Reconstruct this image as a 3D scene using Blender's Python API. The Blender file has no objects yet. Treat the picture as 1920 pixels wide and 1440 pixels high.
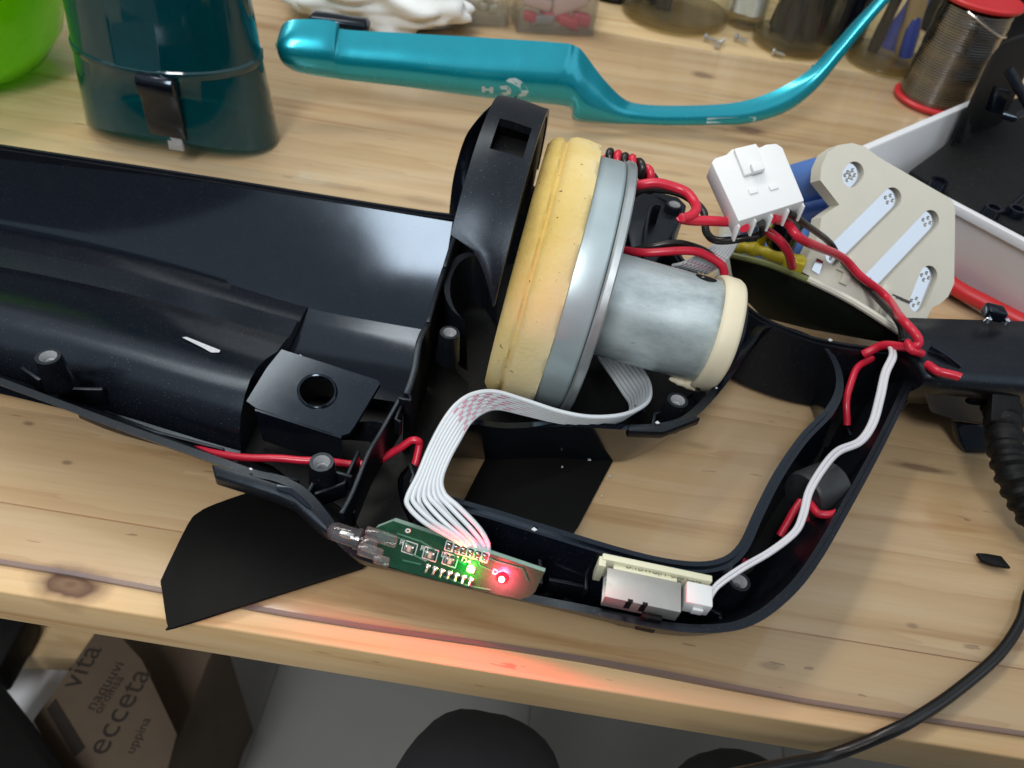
import bpy, bmesh, math, random
from mathutils import Vector, Matrix
random.seed(7)
D = bpy.data
SC = bpy.context.scene
COL = SC.collection
MM = 0.001
# ------------------------------------------------------------------ camera
CAM_H, FPX = 255.0, 1450.0
PITCH, ROLL = math.radians(45.0), math.radians(9.3)
FW = Vector((0, math.cos(PITCH), -math.sin(PITCH)))
U0 = Vector((0, math.sin(PITCH), math.cos(PITCH)))
IX = math.cos(ROLL) * Vector((1, 0, 0)) + math.sin(ROLL) * U0
IU = -math.sin(ROLL) * Vector((1, 0, 0)) + math.cos(ROLL) * U0
CAMP = Vector((0, 0, CAM_H))
cam_d = D.cameras.new('camera')
cam = D.objects.new('camera', cam_d)
COL.objects.link(cam)
m3 = Matrix((IX, IU, -FW)).transposed()
cam.matrix_world = Matrix.Translation(CAMP * MM) @ m3.to_4x4()
cam_d.sensor_width = 36.0
cam_d.lens = 36.0 * FPX / 1920.0
cam_d.clip_start, cam_d.clip_end = 0.01, 50.0
cam_d.dof.use_dof = True
cam_d.dof.focus_distance = 0.300
cam_d.dof.aperture_fstop = 15.0
SC.camera = cam
# ------------------------------------------------------------------ world, lamps, exposure
W = D.worlds.new('World')
SC.world = W
W.use_nodes = True
bg = W.node_tree.nodes['Background']
bg.inputs[0].default_value = (0.86, 0.93, 1.0, 1)
bg.inputs[1].default_value = 0.16

def area(name, loc, target, sx, sy, power, col):
    l = D.lights.new(name, 'AREA')
    l.shape = 'RECTANGLE'
    l.size, l.size_y, l.energy, l.color = sx, sy, power, col
    o = D.objects.new(name, l)
    COL.objects.link(o)
    o.location = loc
    o.rotation_euler = (Vector(target) - Vector(loc)).to_track_quat('-Z', 'Y').to_euler()
    return o
# two ceiling strip lamps over the back of the bench and one broad light standing in for ceiling bounce
area('ceiling_tube', (-0.55, 0.62, 1.40), (-0.15, 0.33, 0), 1.10, 0.10, 4.0, (1.0, 0.95, 0.87))
area('ceiling_tube', (-0.55, 0.88, 1.40), (0.0, 0.33, 0), 1.10, 0.10, 3.0, (1.0, 0.95, 0.87))
area('ceiling_bounce', (-0.6, 0.10, 1.9), (-0.6, 0.1, 0), 4.6, 4.6, 29.0, (0.88, 0.94, 1.0))
area('cool_side_light', (1.9, -0.15, 1.45), (0.1, 0.3, 0), 1.3, 1.3, 4.5, (0.80, 0.90, 1.0))  # unseen cool source on the right, added to brighten the nickel strips' reflections
area('ceiling_tube', (-0.38, -1.20, 1.80), (-0.1, 0.3, 0), 0.42, 1.1, 27.0, (0.97, 0.98, 1.0))
SC.view_settings.view_transform = 'Standard'
SC.view_settings.look = 'None'
SC.view_settings.exposure = 0.22
SC.view_settings.gamma = 1.0
SC.view_settings.use_curve_mapping = False
SC.render.engine = 'CYCLES'
SC.cycles.use_denoising = True
SC.cycles.max_bounces = 7
SC.cycles.transparent_max_bounces = 24
SC.cycles.caustics_reflective = False
SC.cycles.caustics_refractive = False
SC.cycles.sample_clamp_indirect = 4.0
# ------------------------------------------------------------------ geometry helpers (all in millimetres)
def ray(u, v):
    return FW + (u - 960) / FPX * IX - (v - 720) / FPX * IU
def P(u, v, h=0.0):                       # the place at height h that the photograph shows at (u, v)
    d = ray(u, v)
    return CAMP + d * ((h - CAM_H) / d.z)
def PY(u, v, y):                          # the same at depth y along the bench
    d = ray(u, v)
    return CAMP + d * (y / d.y)
def PL(l):
    return [P(*a) for a in l]
class Plane:
    def __init__(s, a, b, c):
        s.o = a.copy(); s.n = (b - a).cross(c - a).normalized()
        if s.n.dot(CAMP - a) < 0: s.n = -s.n
    def at(s, u, v, off=0.0):
        d = ray(u, v)
        return CAMP + d * ((s.o - CAMP).dot(s.n) / d.dot(s.n)) + s.n * off
def cat(pts, k=6, closed=False):          # Catmull-Rom through points
    n = len(pts); out = []
    if n < 3: return [p.copy() for p in pts]
    for i in range(n if closed else n - 1):
        if closed: a, b, c, d = pts[i - 1], pts[i], pts[(i + 1) % n], pts[(i + 2) % n]
        else: a, b, c, d = pts[max(i - 1, 0)], pts[i], pts[i + 1], pts[min(i + 2, n - 1)]
        for j in range(k):
            t = j / k
            out.append(0.5 * ((2 * b) + (c - a) * t + (2 * a - 5 * b + 4 * c - d) * t * t + (3 * b - a - 3 * c + d) * t ** 3))
    if not closed: out.append(pts[-1].copy())
    return out
def perp(d):
    a = Vector((0, 0, 1)) if abs(d.normalized().z) < 0.9 else Vector((1, 0, 0))
    x = d.cross(a).normalized()
    return x, d.cross(x).normalized()
def offset2(path, dist, closed=False):    # sideways offset in the ground plane, + is to the left of travel
    out = []; n = len(path)
    for i, p in enumerate(path):
        if closed: t = path[(i + 1) % n] - path[i - 1]
        else: t = path[min(i + 1, n - 1)] - path[max(i - 1, 0)]
        t = Vector((t.x, t.y, 0)).normalized()
        out.append(p + Vector((-t.y, t.x, 0)) * dist)
    return out
ORG = {}
class MB:
    def __init__(s): s.v, s.f = [], []
    def add(s, vs, fs):
        b = len(s.v); s.v += [Vector(x) for x in vs]; s.f += [tuple(i + b for i in f) for f in fs]; return s
    def loft(s, rows, closed=False, cyc=False, cap=False):
        # rows: list of sections (equal length); closed: sections are rings; cyc: the last row joins the first
        n, m = len(rows), len(rows[0]); vs = [p for r in rows for p in r]; fs = []
        for i in range(n if cyc else n - 1):
            k = (i + 1) % n
            for j in range(m if closed else m - 1):
                l = (j + 1) % m
                fs.append((i * m + j, i * m + l, k * m + l, k * m + j))
        if cap and closed and not cyc:
            fs.append(tuple(reversed(range(m)))); fs.append(tuple((n - 1) * m + j for j in range(m)))
        return s.add(vs, fs)
    def tube(s, pts, r, n=10, flat=1.0, up=None):
        rows = []; x = None; N = len(pts)
        for i, p in enumerate(pts):
            t = (pts[min(i + 1, N - 1)] - pts[max(i - 1, 0)]).normalized()
            if up is not None: x = t.cross(up).normalized()
            elif x is None: x = perp(t)[0]
            else:
                x = x - t * x.dot(t); x = x.normalized() if x.length > 1e-6 else perp(t)[0]
            y = t.cross(x)
            rr = r[i] if isinstance(r, (list, tuple)) else r
            rows.append([p + (x * math.cos(a) + y * math.sin(a) * flat) * rr for a in [2 * math.pi * k / n for k in range(n)]])
        return s.loft(rows, True, cap=True)
    def lathe(s, prof, o, ax, n=48, cap=True, a0=0.0, a1=None):
        ax = ax.normalized(); x, y = perp(ax)
        full = a1 is None
        angs = [2 * math.pi * k / n for k in range(n)] if full else [a0 + (a1 - a0) * k / n for k in range(n + 1)]
        rows = [[o + ax * t + (x * math.cos(a) + y * math.sin(a)) * r for a in angs] for r, t in prof]
        return s.loft(rows, full, cap=cap and full)
    def box(s, c, ax, ay, az, sx, sy, sz):
        ax, ay, az = ax.normalized() * sx / 2, ay.normalized() * sy / 2, az.normalized() * sz / 2
        vs = [c + ax * i + ay * j + az * k for i in (-1, 1) for j in (-1, 1) for k in (-1, 1)]
        return s.add(vs, [(0, 1, 3, 2), (4, 6, 7, 5), (0, 4, 5, 1), (2, 3, 7, 6), (0, 2, 6, 4), (1, 5, 7, 3)])
    def abox(s, x0, x1, y0, y1, z0, z1):
        return s.box(Vector(((x0 + x1) / 2, (y0 + y1) / 2, (z0 + z1) / 2)), Vector((1, 0, 0)), Vector((0, 1, 0)), Vector((0, 0, 1)), x1 - x0, y1 - y0, z1 - z0)
    def prism(s, poly, ex):
        n = len(poly)
        return s.add(list(poly) + [p + ex for p in poly], [tuple(range(n)), tuple(reversed(range(n, 2 * n)))] + [(i, i + n, (i + 1) % n + n, (i + 1) % n) for i in range(n)])
    def holed(s, outer, holes, ex):
        bm = bmesh.new(); loops = [outer] + holes; ed = []; tv = []
        for L in loops:
            vs = [bm.verts.new(p) for p in L]; tv += vs
            ed += [bm.edges.new((vs[i], vs[(i + 1) % len(vs)])) for i in range(len(vs))]
        bmesh.ops.triangle_fill(bm, use_beauty=True, use_dissolve=False, edges=ed)
        bm.verts.index_update(); N = len(bm.verts)
        vs = [v.co.copy() for v in bm.verts]; fs = [tuple(v.index for v in f.verts) for f in bm.faces]
        bm.free()
        s.add(vs + [p + ex for p in vs], fs + [tuple(reversed([i + N for i in f])) for f in fs])
        b = len(s.v) - 2 * N; k = 0
        for L in loops:
            m = len(L); s.f += [(b + k + i, b + k + (i + 1) % m, b + k + (i + 1) % m + N, b + k + i + N) for i in range(m)]; k += m
        return s
    def build(s, name, mat, parent=None, bevel=0.0, seg=2, smooth=38, tri=False):
        bm = bmesh.new(); vs = [bm.verts.new(p) for p in s.v]
        for f in s.f:
            try: bm.faces.new([vs[i] for i in dict.fromkeys(f)])
            except ValueError: pass
        bmesh.ops.remove_doubles(bm, verts=bm.verts, dist=0.002)
        bmesh.ops.recalc_face_normals(bm, faces=bm.faces)
        if bevel > 0:
            es = [e for e in bm.edges if len(e.link_faces) == 2 and e.calc_face_angle(0) > math.radians(32)]
            bmesh.ops.bevel(bm, geom=es, offset=bevel, segments=seg, affect='EDGES', profile=0.5, clamp_overlap=True)
        if parent is None:
            xs = [v.co for v in bm.verts]
            org = Vector((sum(p.x for p in xs) / len(xs), sum(p.y for p in xs) / len(xs), min(p.z for p in xs)))
        else: org = ORG[parent.name]
        bmesh.ops.translate(bm, verts=bm.verts, vec=-org)
        bmesh.ops.scale(bm, verts=bm.verts, vec=(MM, MM, MM))
        me = D.meshes.new(name); bm.to_mesh(me); bm.free()
        me.materials.append(M[mat] if isinstance(mat, str) else mat)
        if smooth:
            for p in me.polygons: p.use_smooth = True
            me.set_sharp_from_angle(angle=math.radians(smooth))
        o = D.objects.new(name, me); COL.objects.link(o)
        if parent is None: o.location = org * MM
        else: o.parent = parent
        ORG[o.name] = org
        return o
def thing(name, label, cat_, loc, group=None):
    o = D.objects.new(name, None); COL.objects.link(o); o.empty_display_size = 0.01
    o.location = Vector(loc) * MM; ORG[o.name] = Vector(loc)
    return tag(o, label, cat_, group)
def tag(o, label=None, cat_=None, group=None, kind=None):
    if label: o['label'] = label
    if cat_: o['category'] = cat_
    if group: o['group'] = group
    if kind: o['kind'] = kind
    return o
def base(l):                                # a thing's base: mid of points, at their lowest height
    n = len(l); return Vector((sum(p.x for p in l) / n, sum(p.y for p in l) / n, min(p.z for p in l)))
def letters(body, o, ex, ey, size, mat, parent, name='printed_text', lift=0.15):
    cu = D.curves.new('t', 'FONT'); cu.body = body; cu.size = 1.0; cu.resolution_u = 3
    t = D.objects.new('t', cu); COL.objects.link(t)
    bpy.context.view_layer.update()
    me = t.to_mesh(); ex = ex.normalized(); ey = ey.normalized(); n = ex.cross(ey).normalized()
    mb = MB(); mb.add([o + ex * v.co.x * size + ey * v.co.y * size + n * lift for v in me.vertices], [tuple(p.vertices) for p in me.polygons])
    t.to_mesh_clear(); D.objects.remove(t); D.curves.remove(cu)
    return mb.build(name, mat, parent, smooth=0)
# ------------------------------------------------------------------ materials
M = {}
class NT:
    def __init__(s, name):
        s.m = D.materials.new(name); s.m.use_nodes = True; s.t = s.m.node_tree; s.t.nodes.clear()
        s.out = s.n('ShaderNodeOutputMaterial'); M[name] = s.m
    def n(s, ty, **k):
        x = s.t.nodes.new(ty)
        for a, b in k.items(): setattr(x, a, b)
        return x
    def l(s, a, b): s.t.links.new(a, b)
    def val(s, node, i, v):
        if hasattr(v, 'is_output') or isinstance(v, bpy.types.NodeSocket): s.l(v, node.inputs[i])
        else: node.inputs[i].default_value = v
    def math(s, op, a, b=0.0, c=None, clamp=False):
        x = s.n('ShaderNodeMath', operation=op); x.use_clamp = clamp
        s.val(x, 0, a); s.val(x, 1, b)
        if c is not None: s.val(x, 2, c)
        return x.outputs[0]
    def noise(s, vec, scale, detail=3, rough=0.5, dist=0.0):
        x = s.n('ShaderNodeTexNoise'); s.l(vec, x.inputs['Vector'])
        x.inputs['Scale'].default_value = scale; x.inputs['Detail'].default_value = detail
        x.inputs['Roughness'].default_value = rough; x.inputs['Distortion'].default_value = dist
        return x.outputs['Fac']
    def ramp(s, fac, stops):
        x = s.n('ShaderNodeValToRGB'); s.l(fac, x.inputs[0]); e = x.color_ramp.elements
        while len(e) < len(stops): e.new(0.5)
        for el, (p, c) in zip(e, stops): el.position = p; el.color = (c[0], c[1], c[2], 1) if not isinstance(c, float) else (c, c, c, 1)
        return x.outputs[0]
    def mix(s, fac, a, b, mode='MIX'):
        x = s.n('ShaderNodeMix', data_type='RGBA', blend_type=mode)
        s.val(x, 0, fac); s.val(x, 6, a if not isinstance(a, tuple) else (*a, 1)); s.val(x, 7, b if not isinstance(b, tuple) else (*b, 1))
        return x.outputs[2]
    def pos(s): return s.n('ShaderNodeNewGeometry').outputs['Position']
    def obj(s): return s.n('ShaderNodeTexCoord').outputs['Object']
    def scl(s, vec, v):
        x = s.n('ShaderNodeMapping'); s.l(vec, x.inputs[0]); x.inputs['Scale'].default_value = v; return x.outputs[0]
    def bump(s, h, strength, dist=0.0003):
        x = s.n('ShaderNodeBump'); s.l(h, x.inputs['Height']); x.inputs['Strength'].default_value = strength; x.inputs['Distance'].default_value = dist
        return x.outputs[0]
    def bsdf(s, **k):
        b = s.n('ShaderNodeBsdfPrincipled')
        for a, v in k.items():
            nm = a.replace('_', ' ')
            if isinstance(v, tuple) and len(v) == 3 and nm not in ('Normal', 'Subsurface Radius'): v = (*v, 1)
            s.val(b, nm, v)
        s.l(b.outputs[0], s.out.inputs[0]); return b
def pm(name, col, rough=0.5, metal=0.0, var=0.12, scale=120.0, bump=0.05, dust=0.0, rvar=0.12, **k):
    """a principled surface with uneven colour and gloss, fine relief and a little dust"""
    t = NT(name); o = t.obj()
    n1 = t.noise(o, scale, 4, 0.6)
    c = t.mix(n1, tuple(x * (1 - var) for x in col), tuple(min(1, x * (1 + var)) for x in col))
    r = t.math('MULTIPLY_ADD', t.noise(o, scale * 2.3, 3), rvar * 2, rough - rvar, True)
    if dust > 0:
        d = t.math('MULTIPLY', t.math('GREATER_THAN', t.noise(o, 2600.0, 0), 0.80), dust)
        d2 = t.math('MULTIPLY', t.ramp(t.noise(o, 70, 5, 0.65), [(0.55, 0.0), (0.85, 1.0)]), dust * 0.06)
        d = t.math('ADD', d, d2, clamp=True)
        c = t.mix(d, c, (0.42, 0.42, 0.40)); r = t.math('MULTIPLY_ADD', d, 0.4, r, True)
    b = t.bsdf(Base_Color=c, Roughness=r, Metallic=metal, **k)
    if bump: t.l(t.bump(t.noise(o, scale * 12, 3, 0.6), bump), b.inputs['Normal'])
    return t
pm('black_gloss', (0.0040, 0.0055, 0.0095), 0.13, var=0.1, scale=40, bump=0.015, dust=0.12, rvar=0.03, Specular_Tint=(0.70, 0.85, 1.0))
pm('black_mid', (0.0045, 0.0058, 0.0095), 0.25, var=0.1, scale=50, bump=0.03, dust=0.18, rvar=0.05, Specular_Tint=(0.70, 0.85, 1.0))
pm('black_satin', (0.0050, 0.0055, 0.0080), 0.33, var=0.15, scale=90, bump=0.06, dust=0.22, rvar=0.07, Specular_IOR_Level=0.42, Specular_Tint=(0.72, 0.86, 1.0))
pm('black_matte', (0.0045, 0.0045, 0.0045), 0.55, var=0.15, scale=120, bump=0.10, dust=0.2, rvar=0.08, Specular_IOR_Level=0.25)
pm('black_sheet', (0.0042, 0.0042, 0.0036), 0.60, var=0.1, scale=60, bump=0.03, rvar=0.06, Specular_IOR_Level=0.16)
pm('boss_grey', (0.34, 0.35, 0.36), 0.35, var=0.35, scale=700, bump=0.25)
pm('scratched', (0.62, 0.64, 0.66), 0.5, var=0.3, scale=900, bump=0.2)
pm('zinc', (0.50, 0.60, 0.62), 0.36, metal=0.5, var=0.14, scale=45, bump=0.06, dust=0.10, rvar=0.10)
pm('zinc_lip', (0.55, 0.60, 0.61), 0.33, metal=0.75, var=0.10, scale=80, bump=0.05)
pm('cream_rubber', (0.80, 0.72, 0.52), 0.55, var=0.08, scale=60, bump=0.12)
pm('red_wire', (0.62, 0.018, 0.045), 0.30, var=0.10, scale=90, bump=0.06)
pm('black_wire', (0.012, 0.011, 0.010), 0.30, var=0.2, scale=90, bump=0.06)
pm('white_plastic', (0.80, 0.81, 0.80), 0.34, var=0.04, scale=60, bump=0.05, Subsurface_Weight=0.15, Subsurface_Radius=(0.002, 0.002, 0.002))
pm('white_tray', (0.74, 0.75, 0.76), 0.40, var=0.05, scale=40, bump=0.05)
pm('tan_plastic', (0.68, 0.655, 0.55), 0.48, var=0.05, scale=70, bump=0.10)
pm('nickel', (0.66, 0.69, 0.74), 0.15, metal=1.0, var=0.05, scale=30, bump=0.0, rvar=0.05)
pm('steel', (0.50, 0.49, 0.46), 0.42, metal=0.7, var=0.1, scale=150, bump=0.06)
pm('solder_metal', (0.75, 0.74, 0.70), 0.22, metal=1.0, var=0.15, scale=400, bump=0.1)
pm('cell_blue', (0.10, 0.22, 0.58), 0.36, var=0.12, scale=60, bump=0.06)
pm('pcb_cream', (0.74, 0.72, 0.52), 0.45, var=0.06, scale=120, bump=0.06)
pm('pcb_green', (0.008, 0.060, 0.028), 0.28, var=0.25, scale=160, bump=0.10)
pm('trace_green', (0.012, 0.15, 0.07), 0.3, var=0.2, scale=160, bump=0)
pm('pcb_green_edge', (0.34, 0.50, 0.42), 0.5, var=0.12, scale=300, bump=0.1)
pm('pcb_dark', (0.004, 0.006, 0.003), 0.42, var=0.3, scale=120, bump=0.10)
pm('olive_edge', (0.17, 0.19, 0.06), 0.5, var=0.2, scale=120, bump=0.1)
pm('yellow_glue', (0.62, 0.50, 0.03), 0.4, var=0.15, scale=120, bump=0.25)
pm('silk_white', (0.70, 0.74, 0.70), 0.5, var=0.05, scale=100, bump=0)
pm('chip_dark', (0.06, 0.055, 0.05), 0.4, var=0.2, scale=300, bump=0.1)
pm('chip_tan', (0.50, 0.46, 0.36), 0.4, var=0.2, scale=300, bump=0.1)
pm('ferrite', (0.030, 0.032, 0.034), 0.45, var=0.2, scale=150, bump=0.15)
pm('ribbon_white', (0.66, 0.70, 0.72), 0.42, var=0.05, scale=100, bump=0.05)
pm('pink_print', (0.55, 0.14, 0.22), 0.5, var=0.2, scale=200, bump=0)
pm('cable_white', (0.70, 0.69, 0.72), 0.45, var=0.05, scale=90, bump=0.08)
pm('red_plastic', (0.60, 0.025, 0.03), 0.40, var=0.1, scale=60, bump=0.08)
pm('teal_paint', (0.004, 0.33, 0.42), 0.26, metal=0.6, var=0.10, scale=40, bump=0.02, rvar=0.05, Coat_Weight=0.6, Coat_Roughness=0.08)
pm('faded_logo_glint', (0.42, 0.55, 0.56), 0.5, var=0.2, scale=300, bump=0)  # faded logo print, also the reflection painted on the cover
pm('cardboard', (0.105, 0.074, 0.048), 0.85, var=0.15, scale=40, bump=0.2)
pm('brown_ink', (0.022, 0.015, 0.010), 0.85, var=0.2, scale=90, bump=0.1)
pm('floor_tile', (0.24, 0.24, 0.228), 0.55, var=0.06, scale=12, bump=0.03)
pm('grout', (0.22, 0.22, 0.21), 0.9, var=0.1, scale=30, bump=0.1)
pm('trouser', (0.030, 0.030, 0.033), 0.85, var=0.25, scale=25, bump=0.35)
pm('tissue', (0.80, 0.82, 0.80), 0.8, var=0.04, scale=60, bump=0.3, Subsurface_Weight=0.2, Subsurface_Radius=(0.004, 0.004, 0.004))
pm('wood_stick', (0.55, 0.40, 0.22), 0.55, var=0.12, scale=40, bump=0.1)
pm('blue_stick', (0.05, 0.09, 0.50), 0.35, var=0.1, scale=40, bump=0.05)
pm('pink_bit', (0.62, 0.06, 0.12), 0.35, var=0.15, scale=60, bump=0.05)
pm('pale_pink_bit', (0.78, 0.55, 0.54), 0.4, var=0.1, scale=60, bump=0.05)
pm('yellow_bit', (0.72, 0.62, 0.08), 0.35, var=0.1, scale=60, bump=0.05)
pm('grey_bit', (0.30, 0.31, 0.33), 0.4, var=0.15, scale=60, bump=0.05)
t = NT('zinc_worn'); o = t.pos()
n1 = t.noise(t.scl(o, (0.6, 1.3, 1.3)), 70, 5, 0.65)
c = t.mix(t.ramp(n1, [(0.42, 0.0), (0.72, 1.0)]), (0.66, 0.75, 0.75), (0.36, 0.43, 0.44))
c = t.mix(t.math('MULTIPLY', t.math('GREATER_THAN', t.noise(t.scl(o, (1, 5, 5)), 260, 1), 0.76), 0.5), c, (0.08, 0.10, 0.10))
b = t.bsdf(Base_Color=c, Roughness=t.math('MULTIPLY_ADD', n1, 0.35, 0.20), Metallic=0.45)
t.l(t.bump(t.noise(o, 900, 3, 0.6), 0.06), b.inputs['Normal'])
# foam: pale, aged to ochre towards the free edge, pores
t = NT('foam'); o = t.pos()
ax = t.n('ShaderNodeSeparateXYZ'); t.l(o, ax.inputs[0])
age = t.math('MULTIPLY_ADD', t.noise(o, 34, 5, 0.65), 0.040, ax.outputs[0])
age = t.math('MULTIPLY_ADD', ax.outputs[2], -0.32, age)
c = t.ramp(t.math('MULTIPLY_ADD', age, 16.5, 0.60), [(0.0, (0.17, 0.10, 0.03)), (0.16, (0.42, 0.28, 0.07)), (0.34, (0.66, 0.47, 0.13)), (0.58, (0.77, 0.60, 0.26)), (0.85, (0.80, 0.70, 0.45))])
c = t.mix(t.math('MULTIPLY', t.math('GREATER_THAN', t.noise(o, 700, 0), 0.83), 0.8), c, (0.10, 0.06, 0.02))
b = t.bsdf(Base_Color=c, Roughness=0.9)
t.l(t.bump(t.noise(o, 700, 4, 0.75), 0.55, 0.0006), b.inputs['Normal'])
# pine boards with grain along the bench, knots where the photograph shows them
t = NT('pine'); o = t.pos()
oi = t.n('ShaderNodeObjectInfo').outputs['Random']
off = t.n('ShaderNodeVectorMath', operation='ADD'); t.l(o, off.inputs[0])
cmb = t.n('ShaderNodeCombineXYZ'); t.l(t.math('MULTIPLY', oi, 3.0), cmb.inputs[0]); t.l(t.math('MULTIPLY', oi, 0.7), cmb.inputs[2]); t.l(cmb.outputs[0], off.inputs[1])
g = t.scl(off.outputs[0], (1.4, 22.0, 22.0))
rings = t.noise(g, 2.4, 5, 0.55, 0.8)
fine = t.noise(t.scl(off.outputs[0], (7.0, 260.0, 260.0)), 3.0, 3, 0.6)
c = t.ramp(rings, [(0.28, (0.50, 0.315, 0.135)), (0.42, (0.70, 0.54, 0.31)), (0.60, (0.75, 0.61, 0.385)), (0.78, (0.58, 0.405, 0.205))])
c = t.mix(t.math('MULTIPLY', t.ramp(fine, [(0.5, 0.0), (0.85, 1.0)]), 0.18), c, (0.40, 0.25, 0.11))
wv = t.n('ShaderNodeTexWave', wave_type='BANDS', bands_direction='Y', wave_profile='SAW'); t.l(t.scl(off.outputs[0], (0.10, 1.0, 1.0)), wv.inputs[0])
wv.inputs['Scale'].default_value = 12; wv.inputs['Distortion'].default_value = 6.0; wv.inputs['Detail'].default_value = 4; wv.inputs['Detail Scale'].default_value = 5.0
c = t.mix(t.math('MULTIPLY', t.ramp(wv.outputs['Fac'], [(0.45, 0.0), (0.98, 1.0)]), 0.26), c, (0.44, 0.25, 0.09))
c = t.mix(1.0, c, (1.02, 0.96, 0.87), 'MULTIPLY')
c = t.mix(t.math('MULTIPLY', oi, 0.55), c, t.mix(1.0, c, (0.90, 0.76, 0.62), 'MULTIPLY'))
streak = t.noise(t.scl(off.outputs[0], (22, 160, 160)), 2.2, 2)
c = t.mix(t.math('MULTIPLY', t.math('GREATER_THAN', streak, 0.735), 0.55), c, (0.20, 0.11, 0.05))
wob = t.n('ShaderNodeTexNoise'); t.l(o, wob.inputs['Vector']); wob.inputs['Scale'].default_value = 60; wob.inputs['Detail'].default_value = 3
for (ku, kv, rx, ry, dark) in [(128, 1090, 17, 9, 1.0), (1728, 872, 19, 3.2, .75), (1408, 240, 16, 9, .75), (1318, 136, 13, 8, .7), (800, 372, 20, 6, .22), (1310, 830, 9, 2.5, .3), (122, 862, 3, 1.6, .6), (52, 788, 3, 1.6, .6), (1060, 905, 2.4, 1.6, .4), (1450, 1245, 6, 2.2, .4), (1715, 1168, 3, 1.6, .5), (1260, 320, 22, 5, .25), (640, 345, 26, 4, .25)]:
    k = P(ku, kv, 0)
    s1 = t.n('ShaderNodeVectorMath', operation='SUBTRACT'); t.l(o, s1.inputs[0]); s1.inputs[1].default_value = k * MM
    s3 = t.n('ShaderNodeVectorMath', operation='MULTIPLY_ADD'); t.l(wob.outputs['Color'], s3.inputs[0]); s3.inputs[1].default_value = (rx * .0009, ry * .0009, 0.001); s3.inputs[2].default_value = (-rx * .00045, -ry * .00045, -0.0005)
    s4 = t.n('ShaderNodeVectorMath', operation='ADD'); t.l(s1.outputs[0], s4.inputs[0]); t.l(s3.outputs[0], s4.inputs[1])
    s2 = t.n('ShaderNodeVectorMath', operation='LENGTH'); t.l(t.scl(s4.outputs[0], (1000 / rx, 1000 / ry, 1000 / max(rx, 14))), s2.inputs[0])
    core = t.ramp(s2.outputs['Value'], [(0.0, (dark,) * 3), (0.22, (dark * .82,) * 3), (0.44, (dark * .95,) * 3), (0.60, (dark * .5,) * 3), (1.0, (0, 0, 0))])
    c = t.mix(core, c, (0.085, 0.030, 0.012))
r = t.math('MULTIPLY_ADD', fine, 0.25, 0.42)
b = t.bsdf(Base_Color=c, Roughness=r)
t.l(t.bump(t.math('ADD', wv.outputs['Fac'], fine), 0.22, 0.0004), b.inputs['Normal'])
def clear(name, tint, rough, refl=1.0, haze=0.0, hazecol=(0.8, 0.8, 0.8), bumpy=0.0):
    """thin clear plastic or glass: tinted see-through, Fresnel gloss and a little milky scatter"""
    t = NT(name); tr = t.n('ShaderNodeBsdfTransparent'); tr.inputs[0].default_value = (*tint, 1)
    gl = t.n('ShaderNodeBsdfGlossy'); gl.inputs['Roughness'].default_value = rough
    lw = t.n('ShaderNodeLayerWeight'); lw.inputs[0].default_value = 0.5
    fres = t.math('MULTIPLY_ADD', t.math('POWER', lw.outputs['Facing'], 5.0), 0.96, 0.04)
    o = t.obj()
    if bumpy:
        nb = t.bump(t.noise(o, 18, 3, 0.5), bumpy, 0.002); t.l(nb, gl.inputs['Normal'])
    df = t.n('ShaderNodeBsdfDiffuse'); df.inputs[0].default_value = (*hazecol, 1)
    tl = t.n('ShaderNodeBsdfTranslucent'); tl.inputs[0].default_value = (*hazecol, 1)
    sc = t.n('ShaderNodeMixShader'); sc.inputs[0].default_value = 0.5; t.l(df.outputs[0], sc.inputs[1]); t.l(tl.outputs[0], sc.inputs[2])
    a = t.n('ShaderNodeMixShader'); t.val(a, 0, t.math('MULTIPLY', t.math('MULTIPLY_ADD', t.noise(o, 40, 4, 0.6), 0.8, 0.6), haze)); t.l(tr.outputs[0], a.inputs[1]); t.l(sc.outputs[0], a.inputs[2])
    m = t.n('ShaderNodeMixShader'); t.val(m, 0, t.math('MULTIPLY', fres, refl, clamp=True)); t.l(a.outputs[0], m.inputs[1]); t.l(gl.outputs[0], m.inputs[2])
    t.l(m.outputs[0], t.out.inputs[0]); return t
clear('mat_clear', (0.955, 0.95, 0.95), 0.13, 1.3, 0.075, (0.62, 0.57, 0.60), 0.12)
clear('mat_edge', (0.72, 0.66, 0.68), 0.3, 0.8, 0.62, (0.34, 0.28, 0.29))
clear('glass', (0.95, 0.96, 0.93), 0.03, 1.0, 0.02, (0.5, 0.5, 0.42))
clear('glass_base', (0.80, 0.76, 0.62), 0.06, 1.0, 0.18, (0.40, 0.32, 0.18))
clear('bin_teal', (0.07, 0.44, 0.50), 0.08, 1.7, 0.40, (0.002, 0.17, 0.20))
clear('bowl_green', (0.42, 0.80, 0.02), 0.15, 1.0, 0.70, (0.36, 0.80, 0.006))
clear('clear_plastic', (0.90, 0.90, 0.88), 0.08, 1.0, 0.10, (0.7, 0.7, 0.68))
clear('led_clear', (0.93, 0.94, 0.95), 0.03, 1.2, 0.06, (0.8, 0.82, 0.85))
clear('clip_clear', (0.92, 0.93, 0.93), 0.06, 1.4, 0.08, (0.75, 0.77, 0.78))
clear('glue_clear', (0.93, 0.93, 0.92), 0.10, 1.2, 0.22, (0.85, 0.85, 0.84), 0.3)
def emit(name, col, strength):
    t = NT(name); e = t.n('ShaderNodeEmission'); e.inputs[0].default_value = (*col, 1); e.inputs[1].default_value = strength
    t.l(e.outputs[0], t.out.inputs[0])
emit('red_glow', (1.0, 0.008, 0.02), 4.0)
emit('red_core', (1.0, 0.45, 0.35), 14.0)
emit('green_glow', (0.25, 1.0, 0.12), 9.0)
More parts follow.
